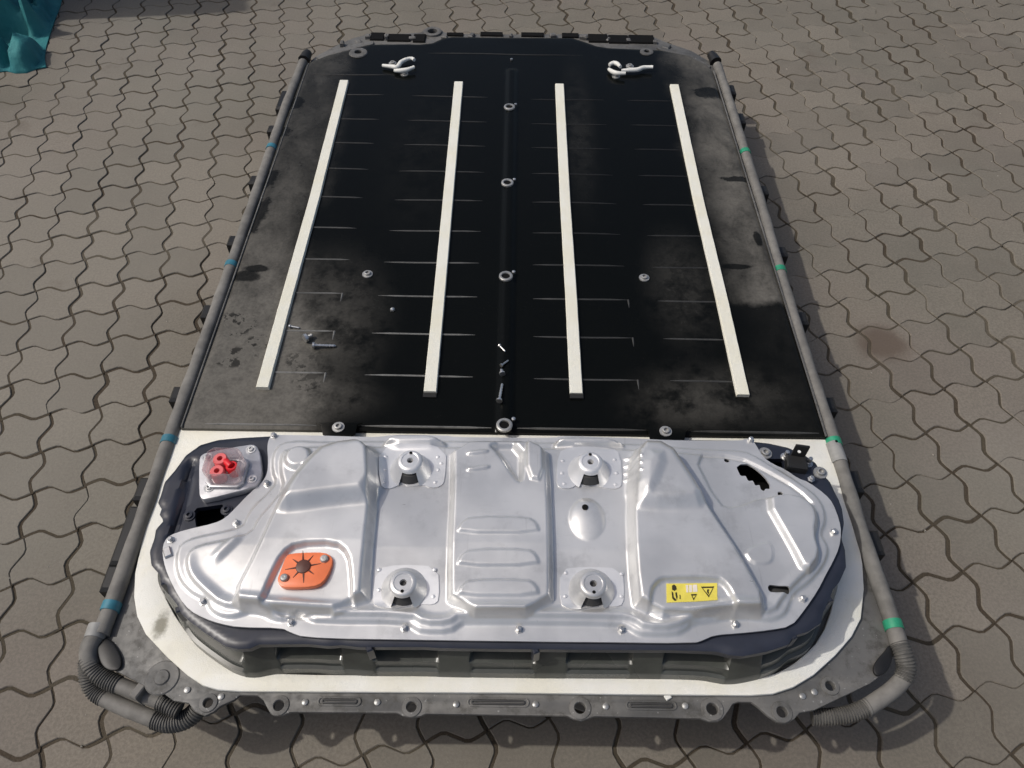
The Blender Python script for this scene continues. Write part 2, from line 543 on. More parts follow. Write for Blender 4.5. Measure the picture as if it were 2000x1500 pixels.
def mat_frame():
    """cast/rolled aluminium frame, grey with road film"""
    t = NT("grimy_aluminium")
    a = t.noise(6, 5, 0.6); b = t.noise(45, 5, 0.7, seed=4.0); c = t.noise(300, 3, 0.6)
    col = t.mix(t.ramp(a, 0.35, 0.65), (0.085, 0.085, 0.083), (0.155, 0.151, 0.142))
    col = t.mix(t.ramp(b, 0.48, 0.70, 0.0, 0.75), col, (0.060, 0.057, 0.050))
    sp = t.noise(140, 2, 0.5, seed=7.0)
    col = t.mix(t.ramp(sp, 0.68, 0.74, 0.0, 0.6), col, (0.34, 0.34, 0.33))
    t.set(**{"Base Color": col, "Metallic": 0.22, "Roughness": t.ramp(b, 0.3, 0.7, 0.52, 0.74)})
    t.bump(t.math('ADD', b, t.math('MULTIPLY', c, 0.4)), 0.2, 0.001)
    return t.m
def mat_foam(name, col, dirt=0.35, seed=0.0):
    t = NT(name)
    a = t.noise(10, 5, 0.62, seed=seed); b = t.noise(85, 5, 0.7, seed=seed + 3); c = t.noise(600, 2, 0.6)
    base = t.mix(t.ramp(a, 0.35, 0.7), col, tuple(x * y for x, y in zip(col, (0.96, 0.94, 0.87))))
    base = t.mix(t.ramp(b, 0.60, 0.80, 0.0, dirt), base, (0.40, 0.37, 0.29))
    base = t.mix(t.ramp(t.noise(3.3, 5, 0.7, seed=seed + 11), 0.60, 0.76, 0.0, dirt * 1.2), base, (0.33, 0.31, 0.25))
    t.set(**{"Base Color": base, "Roughness": 0.85, "Specular IOR Level": 0.25})
    t.bump(t.math('ADD', t.math('ADD', c, b), t.math('MULTIPLY', a, 2.0)), 0.4, 0.0016)
    return t.m, t
M = {}
M['paver'] = mat_paver()
M['sand'] = mat_sand()
M['cover'] = mat_cover()
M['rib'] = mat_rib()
M['silver'] = mat_silver()
M['silver_bright'] = mat_silver("bright_aluminium", (0.64, 0.645, 0.65), (0.74, 0.74, 0.745), 0.36)
M['frame'] = mat_frame()
M['foam'], _ = mat_foam("cream_foam", (0.67, 0.665, 0.595), 0.26)
M['gasket'], _gt = mat_foam("cream_gasket", (0.74, 0.735, 0.685), 0.36, 5.0)
def _smudge():
    t = _gt
    s = at(305, 1215, 0.24)
    xyz = t.sep(t.pos())
    dx = t.math('SUBTRACT', xyz[0], float(s[0])); dy = t.math('SUBTRACT', xyz[1], float(s[1]))
    rr = t.math('SQRT', t.math('ADD', t.math('MULTIPLY', t.math('MULTIPLY', dx, dx), 4.0), t.math('MULTIPLY', dy, dy)))
    rr = t.math('ADD', rr, t.math('MULTIPLY', t.math('SUBTRACT', t.noise(60, 4, 0.7), 0.5), 0.05))
    src = t.b.inputs["Base Color"].links[0].from_socket
    t.link(t.mix(t.ramp(rr, 0.008, 0.036, 0.8, 0.0), src, (0.16, 0.15, 0.11)), t.b.inputs["Base Color"])
_smudge()
M['housing'] = simple("dark_painted_steel", (0.018, 0.021, 0.032), 0.36, 0.0, 0.25, 40, 0.55, 0.08)
M['wall'] = simple("olive_grey_steel", (0.060, 0.063, 0.055), 0.25, 0.0, 0.25, 30, 0.5, 0.08)
M['hose'] = simple("dusty_grey_plastic", (0.150, 0.144, 0.132), 0.70, 0.0, 0.30, 45, 0.4, 0.2)
M['corr'] = simple("ribbed_black_plastic", (0.088, 0.085, 0.078), 0.62, 0.0, 0.35, 70, 0.4, 0.1)
M['sleeve'] = simple("light_grey_sleeve", (0.26, 0.26, 0.25), 0.55, 0.0, 0.2, 50, 0.4, 0.1)
M['black'] = simple("black_plastic", (0.012, 0.012, 0.012), 0.5, 0.0, 0.3, 60, 0.4, 0.1)
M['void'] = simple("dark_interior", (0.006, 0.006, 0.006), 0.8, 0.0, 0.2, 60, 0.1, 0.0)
M['body'] = simple("dark_grey_steel", (0.040, 0.040, 0.040), 0.6, 0.0, 0.3, 30, 0.4, 0.1)
M['steel'] = simple("zinc_steel", (0.55, 0.55, 0.54), 0.34, 0.9, 0.2, 90, 0.5, 0.05)
M['dull_steel'] = simple("dull_steel", (0.36, 0.36, 0.35), 0.45, 0.6, 0.25, 90, 0.5, 0.1)
M['cast'] = simple("cast_grey_alloy", (0.44, 0.44, 0.46), 0.48, 0.55, 0.2, 80, 0.5, 0.15)
M['orange'] = simple("orange_plastic", (0.80, 0.195, 0.072), 0.45, 0.0, 0.12, 50, 0.5, 0.05)
M['brown'] = simple("dark_brown_plug", (0.085, 0.030, 0.020), 0.5, 0.0, 0.2, 60, 0.5, 0.05)
M['red'] = simple("red_plastic", (0.60, 0.012, 0.020), 0.4, 0.0, 0.15, 60, 0.5, 0.05)
M['pink'] = simple("pale_red_plastic", (0.66, 0.13, 0.13), 0.4, 0.0, 0.15, 60, 0.5, 0.05)
M['blue_tape'] = simple("blue_tape", (0.035, 0.17, 0.23), 0.5, 0.0, 0.25, 60, 0.5, 0.1)
M['green_tape'] = simple("green_tape", (0.020, 0.24, 0.13), 0.5, 0.0, 0.25, 60, 0.5, 0.1)
M['white'] = simple("white_plastic", (0.66, 0.66, 0.62), 0.5, 0.0, 0.1, 60, 0.5, 0.05)
M['yellow'] = simple("yellow_label", (0.66, 0.56, 0.085), 0.5, 0.0, 0.12, 60, 0.5, 0.02)
M['ink'] = simple("black_print", (0.030, 0.026, 0.010), 0.6, 0.0, 0.2, 80, 0.3, 0.0)
M['label_white'] = simple("white_print", (0.66, 0.60, 0.52), 0.6, 0.0, 0.1, 80, 0.3, 0.0)
def mat_tarp():
    t = NT("teal_tarpaulin")
    a = t.noise(5, 5, 0.6); b = t.noise(40, 5, 0.6, seed=2)
    t.set(**{"Base Color": t.mix(t.ramp(a, 0.3, 0.7), (0.016, 0.125, 0.150), (0.040, 0.200, 0.205)), "Roughness": 0.72, "Specular IOR Level": 0.25})
    t.bump(b, 0.6, 0.006)
    return t.m
M['tarp'] = mat_tarp()
M['grit'] = simple("pale_grit", (0.30, 0.275, 0.235), 0.9, 0.0, 0.4, 300, 0.2, 0.0)
def mat_clear():
    t = NT("clear_plastic")
    tr = t.n("ShaderNodeBsdfTransparent"); tr.inputs[0].default_value = (0.96, 0.92, 0.92, 1)
    t.set(**{"Base Color": (0.75, 0.68, 0.68), "Roughness": 0.15, "Specular IOR Level": 0.6})
    lw = t.n("ShaderNodeLayerWeight"); lw.inputs[0].default_value = 0.45
    mx = t.n("ShaderNodeMixShader")
    t.link(t.ramp(lw.outputs["Facing"], 0.0, 1.0, 0.05, 0.55), mx.inputs[0])
    t.link(tr.outputs[0], mx.inputs[1]); t.link(t.b.outputs[0], mx.inputs[2])
    t.link(mx.outputs[0], t.out.inputs[0])
    return t.m
M['clear'] = mat_clear()

# ------------------------------------------------------------------ the paved yard
def smooth_ground():
    S = 60.0
    o = obj("ground", [(-S, -S, -0.0027), (S, -S, -0.0027), (S, S, -0.0027), (-S, S, -0.0027)], [(0, 1, 2, 3)], M['sand'], None, (0, 0, -0.0027))
    return tag(o, kind="structure")
ground_o = smooth_ground()
GX = np.array([[-1.35797827, 1.82013276], [0.108108169, 0.0205104168], [0.0221132175, -0.107936321],
               [0.00971798452, 0.015717887], [0.00598052645, -0.00477440007], [0.00358260431, -0.00170560999]])
def gpos(i, j):
    # courses drift slightly over the yard; the drift is frozen outside the measured area
    qi = min(max(i, -4.0), 30.0); qj = min(max(j, -6.0), 18.0)
    p = np.array([1, i, j, qi * qi / 100, qi * qj / 100, qj * qj / 100]) @ GX
    return p
CELL = 0.1125
AMP = 0.098
def edge(a, b, n=8):
    """wavy joint from a to b: bulges left first, then right"""
    a = np.array(a, float); b = np.array(b, float)
    d = b - a; L = np.array([-d[1], d[0]])
    K = [(0, 0), (0.13, 0.055), (0.27, AMP), (0.36, AMP * 0.86), (0.5, 0.0), (0.64, -AMP * 0.86), (0.73, -AMP), (0.87, -0.055)]
    return [a + d * t + L * o for t, o in K]
def inset(P, w):
    P = np.array(P); n = len(P)
    out = []
    for k in range(n):
        a = P[k] - P[k - 1]; b = P[(k + 1) % n] - P[k]
        na = np.array([-a[1], a[0]]) / np.hypot(*a); nb = np.array([-b[1], b[0]]) / np.hypot(*b)
        m = na + nb; m /= np.hypot(*m)
        s = 1.0 / max(0.5, m @ na)
        out.append(P[k] + m * w * s)
    return np.array(out)
def domino(kind, gap):
    """a two-cell wavy paver with a shallow dummy joint across its middle; cells in unit grid, i to the right, j towards the viewer (drawn here with y=-j)"""
    c2 = (1, 0) if kind == 'h' else (0, -1)
    V, F = [], []
    def loop(x, y):        # counter-clockwise round one cell whose upper-left corner is (x,y)
        L = []
        for a, b in (((x, y - 1), (x + 1, y - 1)), ((x + 1, y - 1), (x + 1, y)), ((x + 1, y), (x, y)), ((x, y), (x, y - 1))):
            L += edge(a, b)
        return np.array(L)
    A = loop(0, 0); B = loop(*c2)
    if kind == 'h':
        k = 16
        A2 = np.roll(A, -k, axis=0)          # start after the shared edge of A (its right edge = points 8..16)
        shared = A[8:16]
        O = np.concatenate([A[16:], A[:8], B[0:24]])      # outer outline
    else:
        O = np.concatenate([A[8:32], B[0:16], B[24:32]]) if False else None
        # A upper cell, B lower cell: shared edge is A bottom (0..8) = B top (16..24)
        O = np.concatenate([B[24:32], B[0:16], A[8:32]])
    return A, B, O
def domino_mesh(kind, gap, name):
    A, B, O = domino(kind, gap)
    s = CELL
    g = gap / s
    outer = inset(O, g) * s
    topA = inset(A, g + 0.013) * s
    topB = inset(B, g + 0.013) * s
    V, F = [], []
    n = len(outer)
    for p in outer: V.append((p[0], p[1], -0.030))
    for p in outer: V.append((p[0], p[1], -0.0018))
    for k in range(n):
        j = (k + 1) % n
        F.append((k, j, n + j, n + k))
    # cells: sloping arris ring from the cell outline to the flat top
    def cell(loop_full, top):
        m = len(top)
        ring = []
        Lf = inset(loop_full, g) * s
        Lfull = loop_full * s
        for q in range(m):
            # shared-edge vertices stay on the joint line so both cells meet there, a little below the top
            ring.append(Lf[q])
        b0 = len(V)
        for p in ring: V.append((p[0], p[1], -0.0018))
        b1 = len(V)
        for p in top: V.append((p[0], p[1], 0.0))
        for q in range(m):
            j = (q + 1) % m
            F.append((b0 + q, b0 + j, b1 + j, b1 + q))
        F.append(tuple(range(b1, b1 + m)))
    cell(A, topA); cell(B, topB)
    # floor of the dummy joint
    sh = (A[7:18] if kind == 'h' else np.concatenate([A[31:32], A[0:10]])) * s
    d = (np.array([1, 0]) if kind == 'h' else np.array([0, 1])) * (gap + 0.0009)
    b = len(V)
    for p in sh: V.append((p[0] - d[0], p[1] - d[1], -0.0007))
    for p in sh: V.append((p[0] + d[0], p[1] + d[1], -0.0007))
    m = len(sh)
    for q in range(m - 1):
        if kind == 'h': F.append((b + q, b + m + q, b + m + q + 1, b + q + 1))
        else: F.append((b + q, b + q + 1, b + m + q + 1, b + m + q))
    me = new_mesh(name, V, F, M['paver'])
    me.materials.append(M['sand'])
    for f in me.polygons[-(m - 1):]:
        f.material_index = 1
    return me
DM = {k: [domino_mesh(k, g, "paver") for g in (0.0015, 0.0024, 0.0032)] for k in ('h', 'v')}
# footprint of the pack body on the ground, where pavers are never seen
BODY_X = (-0.60, 0.60); BODY_Y = (0.46, 1.98)
def pavers():
    cand = []
    for i in range(-14, 44):
        for j in range(-22, 24):
            r = (i + j) % 4
            # 90-degree herringbone of two-cell pavers
            if r == 0: kind = 'h'
            elif r == 2: kind = 'v'
            else: continue
            c = gpos(i + (1.0 if kind == 'h' else 0.5), j + (0.5 if kind == 'h' else 1.0))
            if BODY_X[0] + 0.13 < c[0] < BODY_X[1] - 0.13 and BODY_Y[0] + 0.13 < c[1] < BODY_Y[1] - 0.13:
                continue
            if not (-4.6 < c[0] < 4.6 and -0.6 < c[1] < 5.4): continue
            px, py, w = project((c[0], c[1], 0))
            vis = w > 0.1 and -90 < px < 2090 and -60 < py < 1590
            hid = False
            if vis:
                inner = -0.62 < c[0] * 1.0 < 0.62 and 0.42 < c[1] < 1.9
                hid = inner
            size = (1.0 / w) ** 2 if vis and not hid else 0.0
            cand.append((size, i, j, kind, c))
    cand.sort(key=lambda t: -t[0])
    rest_v, rest_f, rest_m = [], [], []
    count = 0
    for size, i, j, kind, c in cand:
        g = random.choices([0, 1, 2], [0.22, 0.40, 0.38])[0]
        me = DM[kind][g]
        p0 = gpos(i, j); pu = gpos(i + 1, j) - p0
        ang = math.atan2(pu[1], pu[0]); sc = 0.5 * (np.hypot(*pu) + np.hypot(*(gpos(i, j + 1) - p0))) / CELL
        ang += random.gauss(0, 0.006)
        z = 0.0004 + max(-0.0008, min(0.0012, random.gauss(0, 0.0005))); tx = max(-0.006, min(0.006, random.gauss(0, 0.003))); ty = max(-0.006, min(0.006, random.gauss(0, 0.003)))
        mtx = Matrix.Translation((p0[0] + random.gauss(0, 0.0006), p0[1] + random.gauss(0, 0.0006), z)) @ Matrix.Rotation(ang, 4, 'Z') @ Matrix.Rotation(tx, 4, 'X') @ Matrix.Rotation(ty, 4, 'Y') @ Matrix.Scale(sc, 4)
        if count < 300 and size > 0:
            o = bpy.data.objects.new("paver", me)
            COL.objects.link(o)
            o.parent = ground_o
            o.matrix_local = Matrix.Translation((0, 0, 0.0027)) @ mtx
            count += 1
        else:
            b = len(rest_v)
            for v in me.vertices: rest_v.append(mtx @ v.co)
            for f in me.polygons:
                rest_f.append([b + k for k in f.vertices]); rest_m.append(f.material_index)
    o = obj("paver_field", rest_v, rest_f, M['paver'], ground_o, (0, 0, 0))
    o.data.materials.append(M['sand'])
    o.data.polygons.foreach_set("material_index", rest_m)
    tag(o, kind="stuff")
    print("pavers", count, "joined", len(cand) - count)
pavers()

# loose grit swept into corners of the yard
def grit():
    V, F = [], []
    base = [(1, 0, 0), (-0.5, 0.87, 0), (-0.5, -0.87, 0), (0.1, 0.05, 0.9)]
    n = 0
    while n < 420:
        x = random.uniform(-2.3, 2.3); y = random.uniform(0.15, 3.4)
        if -0.80 < x < 0.80 and 0.40 < y < 2.05 and random.random() < 0.9: continue
        r = random.choice((0.0010, 0.0014, 0.0018, 0.0026, 0.0036)); a = random.uniform(0, 6.28)
        b = len(V)
        for vx, vy, vz in base:
            vx *= random.uniform(0.7, 1.3); vy *= random.uniform(0.6, 1.2)
            V.append((x + r * (vx * math.cos(a) - vy * math.sin(a)), y + r * (vx * math.sin(a) + vy * math.cos(a)), 0.0004 + r * 0.7 * vz))
        F += [(b, b + 1, b + 3), (b + 1, b + 2, b + 3), (b + 2, b, b + 3)]
        n += 1
    o = obj("grit", V, F, M['grit'], None, (0, 1, 0))
    tag(o, "pale grit and crumbs scattered over the paving", "grit", kind="stuff")
grit()

# ------------------------------------------------------------------ battery pack
ZP = 0.214      # top of the aluminium frame plate
ZC = 0.235      # top of the black sheet cover and of the gasket bed
ZL = 0.317      # lip of the dark service housing
ZF = 0.325      # flange of the aluminium service cover
pack = empty("battery_pack", (0, 1.15, 0))
tag(pack, "large black traction battery pack with silver service cover lying on grey paving", "battery pack")

# lower body of the pack, standing on the paving
body_out = chaikin([(-0.60, 0.50), (-0.52, 0.45), (0.52, 0.45), (0.60, 0.50), (0.60, 1.92), (0.52, 1.98), (-0.52, 1.98), (-0.60, 1.92)], 1)
plate("lower_tray", body_out, [], 0.0, ZP - 0.012, 0.01, M['body'], pack)

# frame plate with its lugs and bolt holes
fl = [(347, 836), (300, 945), (262, 1050), (232, 1140), (208, 1225), (200, 1268), (206, 1292), (222, 1308), (277, 1337), (312, 1349), (338, 1368), (368, 1373),
      (382, 1391), (400, 1398), (416, 1391), (430, 1379), (457, 1367), (468, 1358), (502, 1358), (514, 1367), (523, 1385), (535, 1396), (550, 1398), (566, 1391),
      (775, 1392), (787, 1398), (803, 1401), (820, 1399), (832, 1394), (1108, 1398), (1120, 1404), (1136, 1407), (1150, 1403), (1162, 1399),
      (1368, 1403), (1384, 1409), (1402, 1409), (1412, 1403), (1422, 1389), (1431, 1375), (1441, 1371), (1468, 1371), (1480, 1380), (1500, 1398), (1518, 1410),
      (1535, 1413), (1551, 1405), (1562, 1392), (1590, 1387), (1612, 1377), (1700, 1335), (1722, 1318), (1738, 1290), (1742, 1265), (1715, 1180), (1680, 1080), (1640, 960), (1612, 856)]
fl = pts(fl, ZP)
rear_l = at(607, 118, ZP); rear_r = at(1398, 140, ZP)
rear = pts([(1390, 122), (1350, 99), (1300, 82), (1272, 70), (1165, 66), (1120, 66), (1000, 67), (905, 66), (868, 63), (858, 55), (845, 51), (831, 55), (822, 63), (795, 65), (722, 66), (690, 74), (650, 92), (620, 108)], ZP)
frame_out = np.concatenate([fl, [rear_r], rear, [rear_l]])
hole_px = [(407, 1373, 8), (545, 1378, 9), (804, 1381, 9), (1133, 1383, 10), (1391, 1385, 10), (1527, 1391, 9), (1621, 1340, 8), (845, 64, 10)]
holes = []
for x, y, r in hole_px:
    c = at(x, y, ZP)
    s = (CAM_H - ZP) / np.linalg.norm(np.array([0, 0, CAM_H]) - np.array([c[0], c[1], ZP])) / FPX
    holes.append(circle(c, max(0.006, r * np.linalg.norm(np.array([c[0], c[1], ZP - CAM_H])) / FPX), 18))
for x0, y0, x1, y1 in ((724, 70, 750, 76), (757, 70, 800, 77), (805, 71, 830, 78), (1195, 78, 1228, 84), (1228, 76, 1268, 84)):
    holes.append(pts([(x0, y1), (x1, y1), (x1, y0), (x0, y0)], ZP))
frame_o = plate("frame_plate", frame_out, holes, ZP - 0.008, ZP, 0.0015, M['frame'], pack)
# raised bosses round the bolt holes, pressed slots and welded studs of the front flange
for k, (x, y, r) in enumerate(hole_px[:7]):
    c = at(x, y, ZP)
    rr = r * np.linalg.norm(np.array([c[0], c[1], ZP - CAM_H])) / FPX
    me = lathe_mesh("bolt_boss", [(rr * 2.0, 0.0), (rr * 1.9, 0.0016), (rr * 1.15, 0.0022), (rr * 1.02, 0.0012), (rr * 1.02, -0.010)], M['frame'], 22)
    link_mesh("bolt_boss", me, frame_o, (c[0], c[1], ZP + 0.0003))
c = at(845, 64, ZP)
link_mesh("bolt_boss", lathe_mesh("bolt_boss", [(0.031, -0.006), (0.030, 0.006), (0.022, 0.008), (0.0165, 0.006), (0.0165, -0.012)], M['frame'], 22), frame_o, (c[0], c[1], ZP))
def slot_ring(x0, x1, y, h, parent, mat, zz, name="pressed_slot"):
    a = at(x0, y, zz); b = at(x1, y, zz)
    L = abs(b[0] - a[0]); cx, cy = (a + b) / 2
    o_ = rrect(cx, cy, L, h, h * 0.48, 5); i_ = rrect(cx, cy, L - 0.006, h - 0.006, (h - 0.006) * 0.48, 5)
    return plate(name, o_, [i_], zz - 0.002, zz + 0.0018, 0.0008, mat, parent)
for x0, x1, y in ((620, 706, 1370), (912, 1034, 1372), (1222, 1322, 1378)):
    slot_ring(x0, x1, y, 0.015, frame_o, M['frame'], ZP)
    slot_ring(x0 + 8, x1 - 8, y, 0.0075, frame_o, M['body'], ZP + 0.0004, "slot_core")
stud_me = lathe_mesh("stud", [(0.0052, 0.0), (0.005, 0.0022), (0.003, 0.0032), (0.0001, 0.0034)], M['dull_steel'], 12)
for x, y in ((596, 1372), (737, 1372), (891, 1376), (1046, 1376), (1183, 1380), (1338, 1379), (366, 1348), (432, 1361), (1567, 1360), (1590, 1352)):
    c = at(x, y, ZP)
    link_mesh("stud", stud_me, frame_o, (c[0], c[1], ZP))
c = at(317, 1324, ZP)
link_mesh("pressed_dome", lathe_mesh("pressed_dome", [(0.028, 0.0), (0.026, 0.002), (0.013, 0.002), (0.011, 0.0045), (0.0001, 0.005)], M['frame'], 24), frame_o, (c[0], c[1], ZP))
V, F = box_vf(*at(1304, 1362, ZP), ZP, ZP + 0.004, 0.010, 0.008, 0.001, 0.5)
chip_o = obj("paint_flake", V, F, M['white'], frame_o, (*at(1304, 1362, ZP), ZP))

# rear edge trim: pieces of seam seen behind the cover
for P in ([(618, 112), (655, 96), (700, 84), (730, 80), (728, 86), (700, 92), (662, 104), (628, 118)], [(1282, 92), (1300, 94), (1345, 104), (1388, 128), (1384, 136), (1340, 112), (1296, 101)]):
    plate("rear_seam", pts(P, ZP + 0.006)[::-1], [], ZP + 0.0005, ZP + 0.006, 0.0012, M['frame'], frame_o)

# black sockets along the far edge
for x0, x1, y0, y1 in ((722, 752, 63, 76), (756, 803, 66, 78), (806, 832, 66, 80), (872, 905, 63, 68), (938, 982, 62, 68), (1018, 1062, 63, 69), (1098, 1130, 64, 71), (1150, 1186, 66, 80), (1190, 1226, 68, 82), (1230, 1276, 68, 82)):
    a = at(x0, y1, ZP + 0.006); b = at(x1, y0, ZP + 0.006)
    V, F = box_vf((a[0] + b[0]) / 2, (a[1] + b[1]) / 2, ZP - 0.003, ZP + 0.006, abs(b[0] - a[0]), abs(b[1] - a[1]), 0.002)
    obj("rear_socket", V, F, M['void'], frame_o, ((a[0] + b[0]) / 2, (a[1] + b[1]) / 2, ZP))
for k, (x, y) in enumerate(((718, 69), (754, 71), (805, 72), (868, 70), (921, 66), (998, 66), (1080, 67), (1140, 70), (1188, 74), (1228, 75), (1280, 79), (1302, 88), (668, 84), (700, 78))):
    c = at(x, y, ZP + 0.01)
    V, F = box_vf(c[0], c[1], ZP - 0.003, ZP + random.uniform(0.006, 0.018), random.uniform(0.008, 0.026), random.uniform(0.012, 0.034), 0.003, random.uniform(-0.5, 0.5))
    obj("rear_bracket", V, F, M['frame'], frame_o, (c[0], c[1], ZP))
# black sheet cover
cov_px = [(352, 834), (420, 650), (470, 500), (512, 372), (560, 228), (598, 126), (606, 119), (640, 106), (690, 93), (722, 85), (800, 84), (818, 85), (845, 82), (864, 73), (882, 70), (1000, 71.5), (1118, 72), (1140, 79),
          (1165, 88), (1192, 92), (1290, 96), (1342, 106), (1380, 124), (1392, 136), (1424, 240), (1478, 414), (1532, 590), (1590, 770), (1616, 852)]
cov = pts(cov_px, ZC)[::-1]
ycov = (at(352, 834, ZC)[1] + at(1616, 852, ZC)[1]) / 2
def cover_z(X, Y):
    d = sdf(cov, X, Y)
    z = ZC - 0.004 + 0.004 * sm(d / 0.010)
    z = z + 0.0012 * np.sin(X * 9.0 + 0.6) * np.sin(Y * 5.2) * sm(d / 0.05)       # oil-canning of a thin sheet
    z = z + 0.0006 * np.sin(X * 21.0 + Y * 7.0) * sm(d / 0.05)
    rail = np.abs(X - (at(999, 118, ZC)[0] + at(986, 830, ZC)[0]) / 2)
    z = z + 0.009 * sm((0.016 - rail) / 0.0065) * sm((at(0, 118, ZC)[1] - 0.0 - Y) / 0.02)
    return z
cover_o = heightfield("top_cover", cov, [], cover_z, 0.0065, M['cover'], pack, skirt=0.016, smooth=60)
def czz(x, y):
    return float(cover_z(np.array([x]), np.array([y]))[0])
# folded bright edge of the cover along both long sides
for a, b in (((354, 834), (604, 120)), ((1614, 852), (1394, 138))):
    P = [at3(a[0] + (b[0] - a[0]) * t, a[1] + (b[1] - a[1]) * t, ZC) for t in np.linspace(0, 1, 9)]
    # follow the real outline
    V, F = tube([Vector((*p.xy, ZC - 0.0005)) for p in P], 0.0022, 6, 0.05)
    obj("folded_edge", V, F, M['frame'], cover_o, P[0])
# two bolt tabs over the gasket
for x0, x1, yb, bx, by in ((626, 698, 851, 661, 835), (1266, 1341, 862, 1300, 843)):
    P = pts([(x0 - 10, yb - 26), (x0, yb - 22), (x0 + 4, yb - 3), (x0 + 12, yb), (x1 - 12, yb), (x1 - 4, yb - 3), (x1, yb - 22), (x1 + 10, yb - 26)], ZC + 0.010)
    plate("bolt_tab", P, [], ZC + 0.006, ZC + 0.010, 0.0012, M['cover'], cover_o)
washer_me = lathe_mesh("washer_bolt", [(0.0125, 0.0), (0.0122, 0.0022), (0.0075, 0.0026), (0.0072, 0.007), (0.0058, 0.0076), (0.0042, 0.0074), (0.0040, 0.003), (0.0001, 0.003)], M['dull_steel'], 16)
for x, y, dz in ((661, 835, 0.010), (1300, 843, 0.010), (718, 536, 0), (1258, 543, 0)):
    c = at(x, y, ZC + dz)
    link_mesh("washer_bolt", washer_me, cover_o, (c[0], c[1], (czz(*c) if dz == 0 else ZC + dz)))
ring_me = lathe_mesh("bore_ring", [(0.0165, 0.0), (0.0160, 0.004), (0.0140, 0.0052), (0.0105, 0.0050), (0.0095, 0.003), (0.0093, -0.004)], M['dull_steel'], 22)
void_me = lathe_mesh("bore_floor", [(0.0094, 0.0018), (0.0001, 0.0018)], M['void'], 22)
nub_me = lathe_mesh("nub", [(0.0042, 0.0), (0.004, 0.004), (0.0001, 0.005)], M['steel'], 10)
for x, y in ((995, 212), (991, 360), (988, 543), (985, 833)):
    c = at(x, y, ZC + 0.006); z = czz(*c)
    link_mesh("bore_ring", ring_me, cover_o, (c[0], c[1], z))
    link_mesh("bore_floor", void_me, cover_o, (c[0], c[1], z))
    link_mesh("nub", nub_me, cover_o, (c[0] + 0.018, c[1] + 0.016, z - 0.001))
link_mesh("nub", nub_me, cover_o, (*at(999, 117, ZC), ZC))
# pressed stiffening ribs
def bead(x0, x1, y, hook=0):
    V, F = [], []
    xs = np.linspace(x0, x1, 7)
    prof = [(-0.0024, 0), (-0.0014, 0.0016), (0.0002, 0.0022), (0.0016, 0.0014), (0.0026, 0)]
    for k, x in enumerate(xs):
        s = 0.25 if k in (0, 6) else 1.0
        for py_, pz in prof:
            V.append((x, y + py_ * s, czz(x, y + py_) + pz * s - 0.0003))
    n = len(prof)
    for k in range(6):
        for q in range(n - 1):
            F.append((k * n + q, (k + 1) * n + q, (k + 1) * n + q + 1, k * n + q + 1))
    if hook:
        b = len(V)
        xe = x1 if hook > 0 else x0
        for yy, s in ((0, 1), (-0.012, 0.8), (-0.026, 0.2)):
            for px_, pz in prof:
                V.append((xe + px_ * s, y + yy, czz(xe, y + yy) + pz * s - 0.0003))
        for k in range(2):
            for q in range(n - 1):
                F.append((b + k * n + q, b + k * n + q + 1, b + (k + 1) * n + q + 1, b + (k + 1) * n + q))
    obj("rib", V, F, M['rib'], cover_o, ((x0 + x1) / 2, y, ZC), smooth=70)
rows = [189, 237, 284, 335, 391, 451, 513, 579, 653, 735]
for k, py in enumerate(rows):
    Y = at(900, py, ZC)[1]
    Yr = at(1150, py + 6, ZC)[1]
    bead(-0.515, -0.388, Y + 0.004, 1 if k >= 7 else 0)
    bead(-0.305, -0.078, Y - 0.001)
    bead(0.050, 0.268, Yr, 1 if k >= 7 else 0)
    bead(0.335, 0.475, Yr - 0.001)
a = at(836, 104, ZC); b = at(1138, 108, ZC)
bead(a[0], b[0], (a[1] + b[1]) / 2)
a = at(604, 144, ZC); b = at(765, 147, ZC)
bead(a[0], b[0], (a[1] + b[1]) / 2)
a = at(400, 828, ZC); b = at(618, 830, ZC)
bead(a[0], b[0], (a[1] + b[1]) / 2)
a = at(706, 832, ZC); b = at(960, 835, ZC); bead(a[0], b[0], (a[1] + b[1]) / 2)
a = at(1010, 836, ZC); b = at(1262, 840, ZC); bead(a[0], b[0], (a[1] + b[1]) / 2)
a = at(1350, 842, ZC); b = at(1600, 846, ZC); bead(a[0], b[0], (a[1] + b[1]) / 2)

